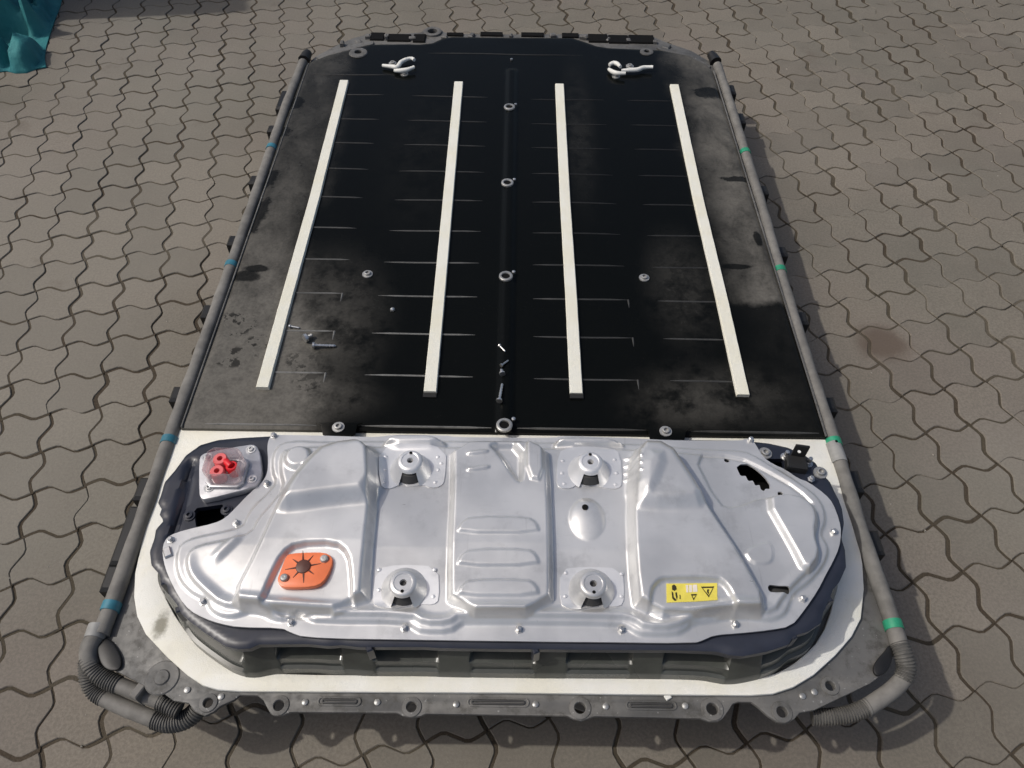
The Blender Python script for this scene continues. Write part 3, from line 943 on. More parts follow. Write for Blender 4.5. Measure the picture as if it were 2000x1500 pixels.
# four foam strips
def strip(path_px, w=0.0265, h=0.009):
    P = [at(x, y, ZC + 0.008) for x, y in path_px]
    D = []
    for k in range(len(P) - 1):
        for t in np.linspace(0, 1, 14)[:-1]:
            D.append(P[k] * (1 - t) + P[k + 1] * t)
    D.append(P[-1])
    V, F = [], []
    prof = [(-0.5, 0), (-0.5, 0.82), (-0.45, 1.0), (0.45, 1.0), (0.5, 0.82), (0.5, 0)]
    n = len(prof)
    for k, p in enumerate(D):
        t = D[min(k + 1, len(D) - 1)] - D[max(k - 1, 0)]
        t = t / np.hypot(*t); s = np.array([t[1], -t[0]])
        ww = w * (1 + 0.01 * math.sin(k * 1.7)); off = 0.0
        for a_, hh in prof:
            q = p + s * (a_ * ww + off)
            V.append((q[0], q[1], czz(p[0], p[1]) + hh * h * (1 + 0.05 * math.sin(k * 2.3)) - 0.0002))
    for k in range(len(D) - 1):
        for q in range(n - 1):
            F.append((k * n + q, k * n + q + 1, (k + 1) * n + q + 1, (k + 1) * n + q))
    F.append(tuple(range(n))[::-1]); F.append(tuple(range((len(D) - 1) * n, len(D) * n)))
    o = obj("foam_strip", V, F, M['foam'], pack, (P[0][0], P[0][1], ZC), smooth=40)
    bm = bmesh.new(); bm.from_mesh(o.data); bmesh.ops.recalc_face_normals(bm, faces=bm.faces); bm.to_mesh(o.data); bm.free()
strip([(512, 756), (556, 594), (614, 388), (672, 156)])
strip([(840, 765), (856, 596), (874, 400), (896, 160)])
strip([(1126, 767), (1116, 580), (1104, 392), (1093, 163)])
strip([(1452, 771), (1410, 580), (1366, 394), (1317, 166)])
for x, y in ((840, 770), (1126, 772)):
    c = at(x, y, ZC)
    V, F = box_vf(c[0], c[1] - 0.004, ZC - 0.002, ZC + 0.004, 0.028, 0.012, 0.001)
    obj("strip_stop", V, F, M['black'], cover_o, (c[0], c[1], ZC))

# white cable clips at the far end
def clip(paths, bolts):
    c = at3(*paths[0][0], ZC)
    V, F = [], []
    for P in paths:
        v, f = tube([at3(x, y, ZC + 0.010 + dz) for (x, y), dz in zip(P, np.linspace(0, 0.006, len(P)))], lambda t, i: 0.0055 * (0.7 + 0.6 * math.sin(math.pi * min(t + 0.15, 1) * 0.85)), 8, 0.006)
        b = len(V); V += v; F += [tuple(b + k for k in q) for q in f]
    o = obj("cable_clip", V, F, M['white'], pack, (c.x, c.y, ZC), smooth=50)
    for x, y in bolts:
        p = at(x, y, ZC)
        link_mesh("clip_bolt", washer_me, o, (p[0], p[1], czz(*p)))
    return o
clip([[(747, 128), (764, 130), (776, 131), (783, 122), (794, 116), (804, 114), (809, 117)], [(770, 138), (782, 138), (796, 136), (809, 131)]], [(767, 125), (790, 146)])
clip([[(1190, 127), (1198, 123), (1206, 125), (1212, 131)], [(1189, 135), (1196, 140), (1206, 143), (1222, 143)], [(1214, 138), (1230, 137), (1246, 136), (1256, 132), (1268, 131), (1276, 131)]], [(1230, 130), (1203, 150)])
c = at(1254, 136, ZC)
c = at(1263, 102, ZC)
link_mesh("washer_bolt", lathe_mesh("eye", [(0.022, 0.0), (0.021, 0.003), (0.013, 0.005), (0.0095, 0.004), (0.009, -0.002)], M['frame'], 18), cover_o, (c[0], c[1], ZC))
c = at(690, 94, ZC)
link_mesh("washer_bolt", lathe_mesh("eye", [(0.030, 0.0), (0.028, 0.003), (0.017, 0.005), (0.012, 0.004), (0.0115, -0.002)], M['frame'], 18), cover_o, (c[0] + 0.02, c[1] - 0.03, ZC))

# cream gasket round the housing
ZG = ZP + 0.009
g_out = [(349, 838), (330, 878), (303, 955), (278, 1050), (263, 1120), (261, 1165), (267, 1203), (284, 1238), (325, 1282), (365, 1318), (395, 1338), (425, 1347), (470, 1350), (1000, 1353), (1220, 1356),
         (1465, 1358), (1510, 1355), (1550, 1342), (1590, 1318), (1632, 1280), (1664, 1243), (1682, 1208), (1688, 1150), (1685, 1100), (1674, 1040), (1655, 960), (1638, 895), (1627, 864), (1616, 856)]
g_in = [(420, 905), (370, 950), (330, 1040), (306, 1120), (330, 1185), (372, 1246), (412, 1284), (446, 1306), (485, 1316), (1000, 1321), (1300, 1323), (1492, 1321), (1524, 1312), (1562, 1288), (1604, 1246), (1628, 1180), (1640, 1100), (1620, 1000), (1570, 920), (1480, 890)]
go = pts(g_out, ZG)
gasket_o = plate("seal_gasket", go, [chaikin(pts(g_in, ZG), 1)], ZP + 0.0005, ZG, 0.0025, M['gasket'], pack)

# ------------------------------------------------------------------ dark service housing
h_px = [(525, 850), (470, 853), (425, 857), (390, 867), (362, 887), (340, 917), (320, 940), (313, 965), (307, 980), (314, 992), (310, 1004), (319, 1014), (303, 1032), (300, 1050), (291, 1075), (294, 1102), (309, 1118), (314, 1134),
        (324, 1140), (328, 1158), (345, 1180), (352, 1196), (372, 1214), (402, 1236), (438, 1260), (462, 1266), (487, 1265), (504, 1257), (600, 1256), (640, 1260), (665, 1258), (700, 1262), (830, 1262), (860, 1264), (1000, 1266), (1130, 1267),
        (1314, 1268), (1402, 1271), (1425, 1278), (1452, 1280), (1500, 1271), (1542, 1257), (1552, 1240), (1580, 1232), (1606, 1214), (1609, 1195), (1622, 1168), (1628, 1150), (1641, 1135), (1654, 1106), (1652, 1072), (1645, 1050), (1650, 1020), (1646, 992), (1640, 975), (1630, 956),
        (1622, 938), (1609, 926), (1594, 902), (1573, 887), (1540, 872), (1504, 864), (1477, 861), (1440, 858)]
h_lip = pts(h_px, ZL)
opening = pts([(383, 1030), (378, 993), (436, 985), (440, 1022)], ZL)
jag_px = [(1440, 909), (1448, 903), (1464, 903), (1476, 911), (1488, 921), (1498, 931), (1505, 942), (1506, 951), (1497, 951), (1494, 956), (1488, 952), (1485, 943), (1477, 945), (1472, 935), (1463, 936), (1458, 926), (1448, 926), (1444, 918)]
groove = pts([(372, 905), (362, 950), (350, 1000), (337, 1046)], ZL)
def lip_z(X, Y):
    z = np.full(X.shape, ZL)
    d = sdf(h_lip, X, Y)
    z = z - 0.004 * sm((0.006 - d) / 0.006)
    # pressed channel behind the connector
    g = np.full(X.shape, 1e9)
    for a, b in zip(groove[:-1], groove[1:]):
        e = b - a; t = np.clip(((X - a[0]) * e[0] + (Y - a[1]) * e[1]) / (e @ e), 0, 1)
        g = np.minimum(g, np.hypot(X - a[0] - t * e[0], Y - a[1] - t * e[1]))
    z = z - 0.010 * sm((0.010 - g) / 0.008)
    return z
void_hole = pts([(1400, 896), (1400, 975), (1540, 985), (1530, 896)], ZL)
housing_o = heightfield("service_housing", h_lip, [opening, void_hole], lip_z, 0.006, M['housing'], pack, skirt=0.012, smooth=50)
# corrugated wall below the lip
def wall():
    H = h_lip
    area = 0.5 * np.sum(H[:, 0] * np.roll(H[:, 1], -1) - np.roll(H[:, 0], -1) * H[:, 1])
    W = chaikin(inset(H if area > 0 else H[::-1], 0.010), 1)
    # resample evenly
    L = np.hypot(*(np.roll(W, -1, axis=0) - W).T); s = np.concatenate([[0], np.cumsum(L)])
    N = 900
    q = np.linspace(0, s[-1], N, endpoint=False)
    Wc = np.concatenate([W, W[:1]])
    X = np.interp(q, s, Wc[:, 0]); Y = np.interp(q, s, Wc[:, 1])
    k = 9
    ker = np.ones(k) / k
    def smth(a): return np.convolve(np.concatenate([a[-k:], a, a[:k]]), ker, 'same')[k:-k]
    X = smth(X); Y = smth(Y)
    tx = np.roll(X, -1) - np.roll(X, 1); ty = np.roll(Y, -1) - np.roll(Y, 1)
    ln = np.hypot(tx, ty); nx, ny = ty / ln, -tx / ln            # outward for counter-clockwise
    per = 0.152
    ph = ((X + 0.005) / per) % 1.0
    wide = sm((np.abs(ph - 0.5) - 0.16) / 0.030)                # 0 in narrow web, 1 in wide bay
    levels = [(ZL - 0.006, 0.000, 0.000), (ZL - 0.013, -0.003, -0.003), (ZL - 0.016, 0.000, -0.010), (ZL - 0.050, 0.013, -0.006), (ZL - 0.053, 0.014, -0.004), (ZL - 0.055, 0.015, 0.014),
              (ZL - 0.074, 0.021, 0.017), (ZL - 0.076, 0.022, 0.023), (ZP - 0.002, 0.026, 0.025)]
    V, F = [], []
    for z, o_n, o_w in levels:
        off = o_n * (1 - wide) + o_w * wide
        for a_, b_, c_, d_, e_ in zip(X, Y, nx, ny, off):
            V.append((a_ + c_ * e_, b_ + d_ * e_, z))
    for k_ in range(len(levels) - 1):
        for i in range(N):
            j = (i + 1) % N
            F.append((k_ * N + i, (k_ + 1) * N + i, (k_ + 1) * N + j, k_ * N + j))
    o = obj("housing_wall", V, F, M['wall'], pack, (0, 0.6, ZP), smooth=35)
    bm = bmesh.new(); bm.from_mesh(o.data); bmesh.ops.recalc_face_normals(bm, faces=bm.faces); bm.to_mesh(o.data); bm.free()
    return o
wall_o = wall()
# dark floor inside, seen through the openings
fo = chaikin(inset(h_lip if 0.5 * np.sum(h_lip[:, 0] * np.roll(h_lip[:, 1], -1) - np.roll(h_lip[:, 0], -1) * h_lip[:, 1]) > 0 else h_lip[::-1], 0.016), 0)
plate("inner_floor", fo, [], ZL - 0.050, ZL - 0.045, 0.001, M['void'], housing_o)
# clips hooked over the lip of the housing
clip_px = [(322, 1138), (351, 1192), (1548, 1244), (1618, 1172), (722, 1268), (1046, 1272)]
for x, y in clip_px:
    c = at(x, y, ZL - 0.01)
    V, F = box_vf(c[0], c[1], ZL - 0.040, ZL - 0.004, 0.010, 0.010, 0.002, 0.4)
    obj("lip_clip", V, F, M['housing'], housing_o, (c[0], c[1], ZL - 0.03))

# ------------------------------------------------------------------ aluminium service cover
s_px = [(530, 850), (545, 849), (705, 853), (740, 853), (770, 849), (870, 850), (890, 854), (1010, 855), (1082, 855), (1100, 851), (1215, 855), (1280, 859), (1330, 860), (1444, 861), (1456, 857), (1468, 857), (1476, 868), (1490, 893), (1510, 907), (1534, 917), (1558, 934), (1579, 941), (1612, 965), (1627, 983),
        (1639, 1016), (1643, 1040), (1639, 1070), (1627, 1097), (1612, 1124), (1597, 1154), (1570, 1193), (1546, 1223), (1500, 1231), (1447, 1236), (1395, 1240), (1374, 1250), (1356, 1256), (1150, 1254), (1000, 1252), (700, 1248), (592, 1244),
        (568, 1235), (550, 1226), (466, 1225), (430, 1218), (400, 1208), (370, 1192), (349, 1166), (328, 1124), (320, 1098), (317, 1075), (321, 1057), (332, 1045), (360, 1035), (420, 1022), (440, 1012), (460, 992), (485, 965), (512, 942),
        (522, 925), (524, 900), (522, 875), (524, 860)]
s_out = chaikin(pts(s_px, ZF), 1)
in1_px = [(548, 866), (580, 861), (620, 864), (705, 862), (900, 862), (1280, 868), (1330, 876), (1441, 880), (1468, 887), (1507, 911), (1534, 926), (1570, 950), (1594, 968), (1609, 992), (1613, 1019), (1602, 1043), (1612, 1058), (1619, 1076), (1608, 1106), (1579, 1139), (1552, 1157),
          (1543, 1176), (1536, 1196), (1521, 1207), (1500, 1212), (1465, 1208), (1444, 1200), (1423, 1204), (1400, 1211), (1353, 1218), (1339, 1230), (1318, 1240), (1258, 1240), (1244, 1236), (1227, 1225), (1210, 1219), (909, 1215), (899, 1219), (879, 1234), (824, 1234), (810, 1227), (795, 1215),
          (620, 1213), (600, 1206), (588, 1199), (574, 1201), (556, 1211), (532, 1208), (512, 1197), (490, 1192), (470, 1201), (450, 1205), (428, 1201), (412, 1190), (404, 1172), (390, 1165), (372, 1155), (352, 1133), (344, 1106), (346, 1080), (353, 1063), (375, 1051), (440, 1038), (474, 1030), (482, 1010), (497, 987), (522, 965),
          (541, 942), (532, 920), (533, 887)]
in1 = chaikin(pts(in1_px, ZF + 0.004), 1)
in2 = None
def PX(lst, z): return chaikin(pts(lst, z), 1)
FEAT = [
    # (polygon, height, slope width)
    (in1, 0.007, 0.008),
    (PX([(560, 876), (620, 872), (1280, 878), (1330, 886), (1441, 892), (1500, 922), (1560, 956), (1592, 990), (1598, 1020), (1588, 1048), (1600, 1080), (1590, 1106), (1556, 1136), (1530, 1166), (1512, 1194), (1465, 1196), (1420, 1190), (1360, 1203), (1318, 1225), (1262, 1225), (1236, 1208), (1210, 1203), (900, 1200), (875, 1216), (828, 1216), (802, 1200),
         (620, 1198), (560, 1192), (530, 1190), (470, 1185), (430, 1180), (400, 1155), (374, 1130), (364, 1106), (366, 1082), (384, 1066), (445, 1054), (490, 1042), (505, 1012), (530, 985), (556, 952), (548, 920), (548, 890)], ZF + 0.012), 0.009, 0.010),
    # left hump and its higher rear block
    (PX([(630, 874), (722, 862), (730, 960), (718, 1080), (708, 1188), (470, 1178), (452, 1158), (500, 1075), (532, 1004), (560, 948), (596, 900)], ZF + 0.03), 0.025, 0.018),
    (PX([(636, 868), (738, 856), (732, 966), (650, 974), (566, 986), (546, 984), (566, 942), (600, 900)], ZF + 0.045), 0.022, 0.032),
    # centre hump
    (PX([(884, 856), (1066, 856), (1072, 960), (1076, 1080), (1076, 1192), (878, 1190), (878, 1080), (884, 960)], ZF + 0.03), 0.021, 0.012),
    # right hump and its higher rear block
    (PX([(1242, 866), (1306, 868), (1346, 928), (1384, 990), (1444, 1080), (1506, 1186), (1440, 1190), (1250, 1194), (1236, 1100), (1232, 980)], ZF + 0.03), 0.026, 0.016),
    (PX([(1238, 862), (1308, 866), (1350, 928), (1380, 978), (1300, 986), (1238, 980)], ZF + 0.045), 0.018, 0.030),
    # outer terrace of the right-hand panel and the lower corner behind it
    (PX([(1576, 1122), (1540, 1058), (1494, 976), (1530, 962), (1575, 974), (1596, 1004), (1590, 1045), (1602, 1085)], ZF + 0.02), 0.011, 0.011),
    (PX([(1352, 880), (1441, 884), (1500, 912), (1560, 946), (1600, 985), (1560, 968), (1489, 969), (1437, 991), (1404, 984)], ZF + 0.018), -0.006, 0.006),
    (PX([(1453, 1074), (1500, 1056), (1510, 1066), (1512, 1090), (1500, 1100), (1470, 1098)], ZF + 0.02), 0.003, 0.0035),
    # round boss, upper left
    (circle(at(583, 895, ZF + 0.015), 0.022, 24), 0.010, 0.010),
    # pockets for the orange cap and the label
    (PX([(500, 1188), (528, 1125), (552, 1080), (580, 1062), (655, 1060), (680, 1080), (685, 1120), (686, 1188)], ZF + 0.035), -0.011, 0.008),
    (PX([(1272, 1194), (1272, 1152), (1285, 1134), (1302, 1128), (1400, 1128), (1420, 1142), (1434, 1166), (1442, 1194)], ZF + 0.035), -0.009, 0.008),
    # sunken corner of the centre hump
    (PX([(956, 868), (1018, 868), (1019, 942), (1008, 936), (980, 892)], ZF + 0.03), -0.015, 0.014),
    (PX([(1028, 854), (1058, 856), (1060, 944), (1030, 938)], ZF + 0.03), 0.006, 0.006),
    # small ribs
    (PX([(912, 880), (952, 876), (954, 882), (914, 887)], ZF + 0.04), 0.004, 0.004),
    (PX([(912, 912), (954, 906), (956, 913), (914, 919)], ZF + 0.04), 0.004, 0.004),
    # facet on the right hump
    (PX([(1262, 888), (1300, 892), (1272, 962), (1256, 960)], ZF + 0.05), 0.006, 0.020),
    # rear bulges
    (PX([(762, 842), (800, 838), (845, 842), (872, 862), (745, 864)], ZF + 0.03), 0.020, 0.016),
    (PX([(1090, 848), (1130, 842), (1190, 846), (1226, 862), (1086, 864)], ZF + 0.03), 0.018, 0.016),
]
for k in range(4):
    y = 880 + k * 14
    FEAT.append((PX([(1222, y), (1250, y + 3), (1252, y + 8), (1224, y + 5)], ZF + 0.04), 0.0034, 0.0036))
for y0 in (1012, 1074, 1131):
    FEAT.append((PX([(893, y0 + 30), (900, y0 + 12), (918, y0), (1030, y0), (1047, y0 + 10), (1054, y0 + 30)], ZF + 0.035), 0.0045, 0.0042))
# mount pads (flat seats for the brackets)
EGG = at(1148, 1006, ZF + 0.03)
def zc(X, Y):
    z = np.full(X.shape, ZF)
    for P, h, w in FEAT:
        lo = P.min(0) - w; hi = P.max(0) + w
        m = (X > lo[0]) & (X < hi[0]) & (Y > lo[1]) & (Y < hi[1])
        if not m.any(): continue
        d = sdf(P, X[m], Y[m])
        z[m] = z[m] + h * sm((d + w * 0.5) / w)
    # the pressing falls away towards the front
    yb = at(800, 1066, ZF + 0.02)[1]; yf = at(800, 1195, ZF + 0.02)[1]
    t = np.clip((yb - Y) / (yb - yf), 0, 1)
    d2 = sdf(FEAT[1][0], X, Y)
    z = z - 0.010 * t * sm(d2 / 0.02)
    # egg-shaped dome
    e = ((X - EGG[0]) / 0.030) ** 2 + ((Y - EGG[1]) / 0.040) ** 2
    z = z + 0.013 * np.clip(1 - e, 0, 1) ** 0.7 * (0.72 + 0.28 * np.clip((Y - EGG[1]) / 0.03, -1, 1))
    # crease in the left-hand panel
    a = at(474, 1040, ZF + 0.016); b = at(404, 1102, ZF + 0.016)
    ex = b - a; tt = ((X - a[0]) * ex[0] + (Y - a[1]) * ex[1]) / (ex @ ex)
    dd = np.abs((X - a[0]) * ex[1] - (Y - a[1]) * ex[0]) / np.hypot(*ex)
    z = z + 0.005 * sm((0.014 - dd) / 0.014) * sm(tt * 4) * sm((1 - tt) * 3)
    # slight unevenness of the pressing
    z = z + 0.0006 * np.sin(X * 31) * np.sin(Y * 37 + X * 11)
    return z
def zc1(x, y): return float(zc(np.array([float(x)]), np.array([float(y)]))[0])
jag = pts(jag_px, ZF + 0.016)
s_holes = [jag, circle(at(1421, 895, ZF + 0.016), 0.0048, 12), circle(at(1526, 961, ZF + 0.016), 0.0048, 12),
           rrect(*at(1526, 1144, ZF + 0.024), 0.034, 0.012, 0.0055, 4, -0.12)]
scov = heightfield("service_cover", s_out, s_holes, zc, 0.0022, M['silver'], pack, skirt=0.0035, smooth=80)
# dark well under the slot near the front right
c = at(1526, 1144, ZF + 0.02)
plate("slot_well", rrect(c[0], c[1], 0.05, 0.03, 0.008), [], ZF - 0.006, ZF - 0.003, 0.001, M['body'], scov)
c = at(1472, 928, ZF)
# flange bolts
hexb_me = lathe_mesh("flange_bolt", [(0.0066, 0.0), (0.0064, 0.0020), (0.0046, 0.0024), (0.0044, 0.0072), (0.0030, 0.0080), (0.0001, 0.0080)], M['steel'], 6, 20)
for x, y in ((535, 852), (522, 945), (462, 1022), (334, 1055), (397, 1176), (569, 1217), (790, 1228), (1014, 1230), (1214, 1231), (1436, 1220), (1568, 1170), (1628, 1040), (1584, 936), (1466, 860)):
    c = at(x, y, ZF)
    link_mesh("flange_bolt", hexb_me, scov, (c[0], c[1], zc1(*c) - 0.0002), random.random())
# spring clip on the left tip
c = at(328, 1080, ZF)
V, F = box_vf(c[0], c[1], ZF, ZF + 0.005, 0.012, 0.018, 0.0015, 0.5)
obj("spring_clip", V, F, M['steel'], scov, (c[0], c[1], ZF))
# bracket plates with mounting cones
def bracket(P_px, z_guess, cone_px, riv_px, front):
    P = chaikin(pts(P_px, z_guess), 1)
    o = heightfield("bracket_plate", P, [], lambda X, Y: zc(X, Y) + 0.0022, 0.004, M['silver_bright'], scov, skirt=0.0022, smooth=60)
    rm = lathe_mesh("rivet", [(0.0034, 0.0), (0.0030, 0.0011), (0.0001, 0.0018)], M['silver_bright'], 10)
    for x, y in riv_px:
        c = at(x, y, z_guess)
        link_mesh("rivet", rm, scov, (c[0], c[1], zc1(*c) + 0.0022))
    c = at(*cone_px, z_guess + 0.020)
    z0 = zc1(*c)
    # cone, open at its foot towards the viewer
    prof = [(0.0370, 0.0), (0.0320, 0.006), (0.0275, 0.013), (0.0235, 0.020), (0.0222, 0.0235), (0.0208, 0.0255), (0.0190, 0.0270), (0.0150, 0.0272), (0.0140, 0.0262), (0.0132, 0.0262), (0.0056, 0.0262), (0.0052, 0.0250), (0.0050, 0.012)]
    a0, a1 = (math.radians(236), math.radians(304))
    V, F = lathe(prof, 36, (a0, a1, 3))
    sh = []
    for (x, y, z) in V:       # the crown leans to one side
        k = min(z / 0.027, 1.0)
        sh.append((x + 0.001 * k, y + (0.004 if not front else -0.002) * k, z))
    co = obj("mount_cone", [Vector(v) + Vector((c[0], c[1], z0 + 0.0015)) for v in sh], F, M['silver_bright'] if not front else M['silver'], scov, (c[0], c[1], z0 + 0.0015), smooth=45)
    co.data.materials[0]
    # dark inside of the cone
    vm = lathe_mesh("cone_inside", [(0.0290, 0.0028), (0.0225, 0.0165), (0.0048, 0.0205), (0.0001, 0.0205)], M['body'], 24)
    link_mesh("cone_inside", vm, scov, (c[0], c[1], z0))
    # small locating hole in the crown
    hx = lathe_mesh("locating_hole", [(0.0028, 0.0), (0.0001, 0.0)], M['void'], 12)
    link_mesh("locating_hole", hx, scov, (c[0] + 0.001, c[1] + (0.0185 if not front else -0.0165), z0 + 0.0290))
ZB = ZF + 0.018
bracket([(741, 873), (800, 870), (872, 873), (869, 940), (860, 950), (842, 953), (826, 946), (800, 950), (784, 942), (772, 951), (757, 955), (742, 951)], ZB, (800, 906), [(753, 892), (752, 918), (751, 942), (855, 893), (856, 918), (850, 942), (862, 905)], False)
bracket([(1090, 884), (1110, 874), (1150, 872), (1196, 874), (1212, 888), (1216, 945), (1206, 955), (1180, 953), (1166, 946), (1140, 950), (1128, 944), (1116, 954), (1092, 953), (1087, 940)], ZB, (1152, 909), [(1099, 900), (1098, 924), (1102, 945), (1200, 898), (1204, 924), (1202, 946)], False)
ZB2 = ZF + 0.012
bracket([(736, 1112), (780, 1104), (856, 1108), (858, 1170), (846, 1180), (820, 1178), (790, 1184), (768, 1190), (742, 1186), (726, 1176)], ZB2, (787, 1138), [(741, 1114), (740, 1152), (849, 1114), (846, 1164)], True)
bracket([(1094, 1114), (1140, 1108), (1216, 1112), (1220, 1168), (1212, 1184), (1180, 1182), (1150, 1186), (1128, 1192), (1108, 1188), (1094, 1176)], ZB2, (1157, 1140), [(1105, 1120), (1104, 1164), (1214, 1122), (1214, 1164)], True)
# hole in the egg-shaped dome
c = at(1144, 983, ZF + 0.04)
zz = zc1(*c)
link_mesh("dome_hole", lathe_mesh("dome_hole", [(0.0052, 0.0), (0.0052, 0.0018), (0.0001, 0.0018)], M['void'], 14), scov, (c[0], c[1], zz + 0.0005))

# orange service cap
zo = zc1(*at(596, 1103, ZF + 0.028))
cap_px = [(541, 1130), (546, 1118), (558, 1085), (568, 1080), (600, 1078), (634, 1078), (648, 1086), (650, 1098), (643, 1118), (630, 1138), (612, 1146), (560, 1148), (545, 1143)]
cap_o = plate("service_cap", chaikin(pts(cap_px, zo + 0.008), 1)[::-1], [], zo - 0.003, zo + 0.008, 0.0022, M['orange'], pack)
cc = at(592, 1106, zo + 0.009)
link_mesh("cap_plug", lathe_mesh("cap_plug", [(0.0118, 0.0), (0.0112, 0.0018), (0.009, 0.0026), (0.0001, 0.0030)], M['brown'], 20), cap_o, (cc[0], cc[1], zo + 0.008))
for k in range(8):
    a = 2 * math.pi * k / 8 + 0.2
    L = 0.016 if k % 2 == 0 else 0.011
    c0 = (cc[0] + math.cos(a) * (0.0118 + L / 2), cc[1] + math.sin(a) * (0.0118 + L / 2))
    V = [(0, -0.0016, 0), (L, -0.0004, 0), (L, 0.0004, 0), (0, 0.0016, 0), (0, -0.0010, 0.0012), (L, -0.0002, 0.0006), (L, 0.0002, 0.0006), (0, 0.0010, 0.0012)]
    R = Matrix.Rotation(a, 3, 'Z')
    W = [R @ Vector((v[0] - L / 2, v[1], v[2])) + Vector((c0[0], c0[1], zo + 0.008)) for v in V]
    obj("cap_ray", W, [(4, 5, 6, 7), (0, 1, 5, 4), (1, 2, 6, 5), (2, 3, 7, 6), (3, 0, 4, 7)], M['brown'], cap_o, (c0[0], c0[1], zo + 0.008))
for x, y in ((555, 1128), (633, 1091)):
    c = at(x, y, zo + 0.010)
    link_mesh("cap_screw", lathe_mesh("cap_screw", [(0.0066, 0.0), (0.0066, 0.0025), (0.0052, 0.0048), (0.0020, 0.0056), (0.0001, 0.0050)], M['dull_steel'], 14), cap_o, (c[0], c[1], zo + 0.008))

# yellow warning label with printed pictograms
lab_px = [(1301, 1141), (1400, 1140), (1401, 1173), (1302, 1177)]
ZLAB = zc1(*at(1350, 1158, ZF + 0.03))
LP = pts(lab_px, ZLAB)
lab = heightfield("warning_label", LP[::-1], [], lambda X, Y: zc(X, Y) + 0.0010, 0.004, M['yellow'], pack, skirt=0.0009)
def lab_pt(u, v):
    p = (LP[0] * (1 - u) + LP[1] * u) * (1 - v) + (LP[3] * (1 - u) + LP[2] * u) * v
    return p
def printed(polys, mat, name):
    for P in polys:
        Q = np.array([lab_pt(u, v) for u, v in P])
        V = [(x, y, zc1(x, y) + 0.0016) for x, y in Q]
        n = len(V)
        V += [(x, y, z - 0.0005) for x, y, z in V]
        F = [tuple(range(n))] + [(i, (i + 1) % n, n + (i + 1) % n, n + i) for i in range(n)]
        o = obj(name, V, F, mat, lab, V[0])
        bm = bmesh.new(); bm.from_mesh(o.data); bmesh.ops.recalc_face_normals(bm, faces=bm.faces); bm.to_mesh(o.data); bm.free()
        if o.data.polygons[0].normal.z < 0:
            o.data.flip_normals()
printed([[(0.11, 0.12), (0.15, 0.06), (0.19, 0.16), (0.20, 0.32), (0.16, 0.40), (0.11, 0.34)], [(0.10, 0.42), (0.13, 0.50), (0.14, 0.74), (0.20, 0.90), (0.16, 0.94), (0.11, 0.80)],
         [(0.17, 0.50), (0.20, 0.48), (0.215, 0.72), (0.20, 0.88), (0.18, 0.70)]], M['ink'], "pictogram")
printed([[(0.255, 0.62), (0.27, 0.62), (0.275, 0.84), (0.255, 0.84)]], M['ink'], "print_mark")
printed([[(0.38, 0.10), (0.43, 0.10), (0.43, 0.50), (0.39, 0.50)], [(0.445, 0.10), (0.50, 0.09), (0.505, 0.49), (0.45, 0.50)], [(0.515, 0.09), (0.60, 0.08), (0.61, 0.48), (0.52, 0.49)]], M['label_white'], "print_patch")
def tri(u0, v0, u1, u2, v2, w, wv):
    # downward triangle outline: corners (u0,v0),(u1,v0),(u2,v2)
    return [[(u0, v0), (u1, v0), (u1 - w * 1.2, v0 + wv), (u0 + w * 1.2, v0 + wv)], [(u0, v0), (u0 + w * 1.2, v0 + wv), (u2, v2 - wv * 1.3), (u2, v2)], [(u1, v0), (u2, v2), (u2, v2 - wv * 1.3), (u1 - w * 1.2, v0 + wv)]]
printed(tri(0.48, 0.60, 0.60, 0.53, 0.94, 0.02, 0.08), M['ink'], "warning_triangle")
printed(tri(0.68, 0.20, 0.94, 0.83, 0.80, 0.022, 0.08) + [[(0.80, 0.36), (0.84, 0.36), (0.825, 0.52), (0.84, 0.52), (0.815, 0.66), (0.815, 0.54), (0.795, 0.54)]], M['ink'], "warning_triangle")

# connector block, left rear
ZK = ZL + 0.004
con_px = [(388, 900), (391, 889), (402, 883), (486, 867), (499, 868), (506, 878), (509, 892), (512, 924), (508, 938), (498, 951), (400, 976), (391, 972), (388, 962)]
con = plate("connector_block", chaikin(pts(con_px, ZK + 0.010), 1)[::-1], [], ZK - 0.006, ZK + 0.010, 0.003, M['cast'], pack)
scr_me = lathe_mesh("connector_screw", [(0.0090, 0.0), (0.0088, 0.0014), (0.0066, 0.0014), (0.0064, 0.0004), (0.0050, 0.0006), (0.0046, 0.0046), (0.0024, 0.0048), (0.0022, 0.002), (0.0001, 0.002)], M['silver'], 16)
for x, y in ((405, 893), (490, 878), (492, 936), (408, 953)):
    c = at(x, y, ZK + 0.010)
    link_mesh("connector_screw", scr_me, con, (c[0], c[1], ZK + 0.0098))
# pedestal, clear shroud and red terminals
bc = at(446, 926, ZK + 0.010)
def octo(cx, cy, w, d, cut):
    return np.array([(cx - w, cy - d + cut), (cx - w + cut, cy - d), (cx + w - cut, cy - d), (cx + w, cy - d + cut), (cx + w, cy + d - cut), (cx + w - cut, cy + d), (cx - w + cut, cy + d), (cx - w, cy + d - cut)])
plate("shroud_base", octo(bc[0], bc[1], 0.033, 0.031, 0.010), [octo(bc[0], bc[1], 0.025, 0.023, 0.007)[::-1]], ZK + 0.0095, ZK + 0.018, 0.002, M['cast'], con)
plate("clear_shroud", octo(bc[0], bc[1], 0.0295, 0.0275, 0.009), [octo(bc[0], bc[1], 0.0275, 0.0255, 0.008)[::-1]], ZK + 0.0155, ZK + 0.052, 0.0006, M['clear'], con)
plate("terminal_bed", octo(bc[0], bc[1], 0.0245, 0.0225, 0.007), [], ZK + 0.009, ZK + 0.016, 0.001, M['silver_bright'], con)
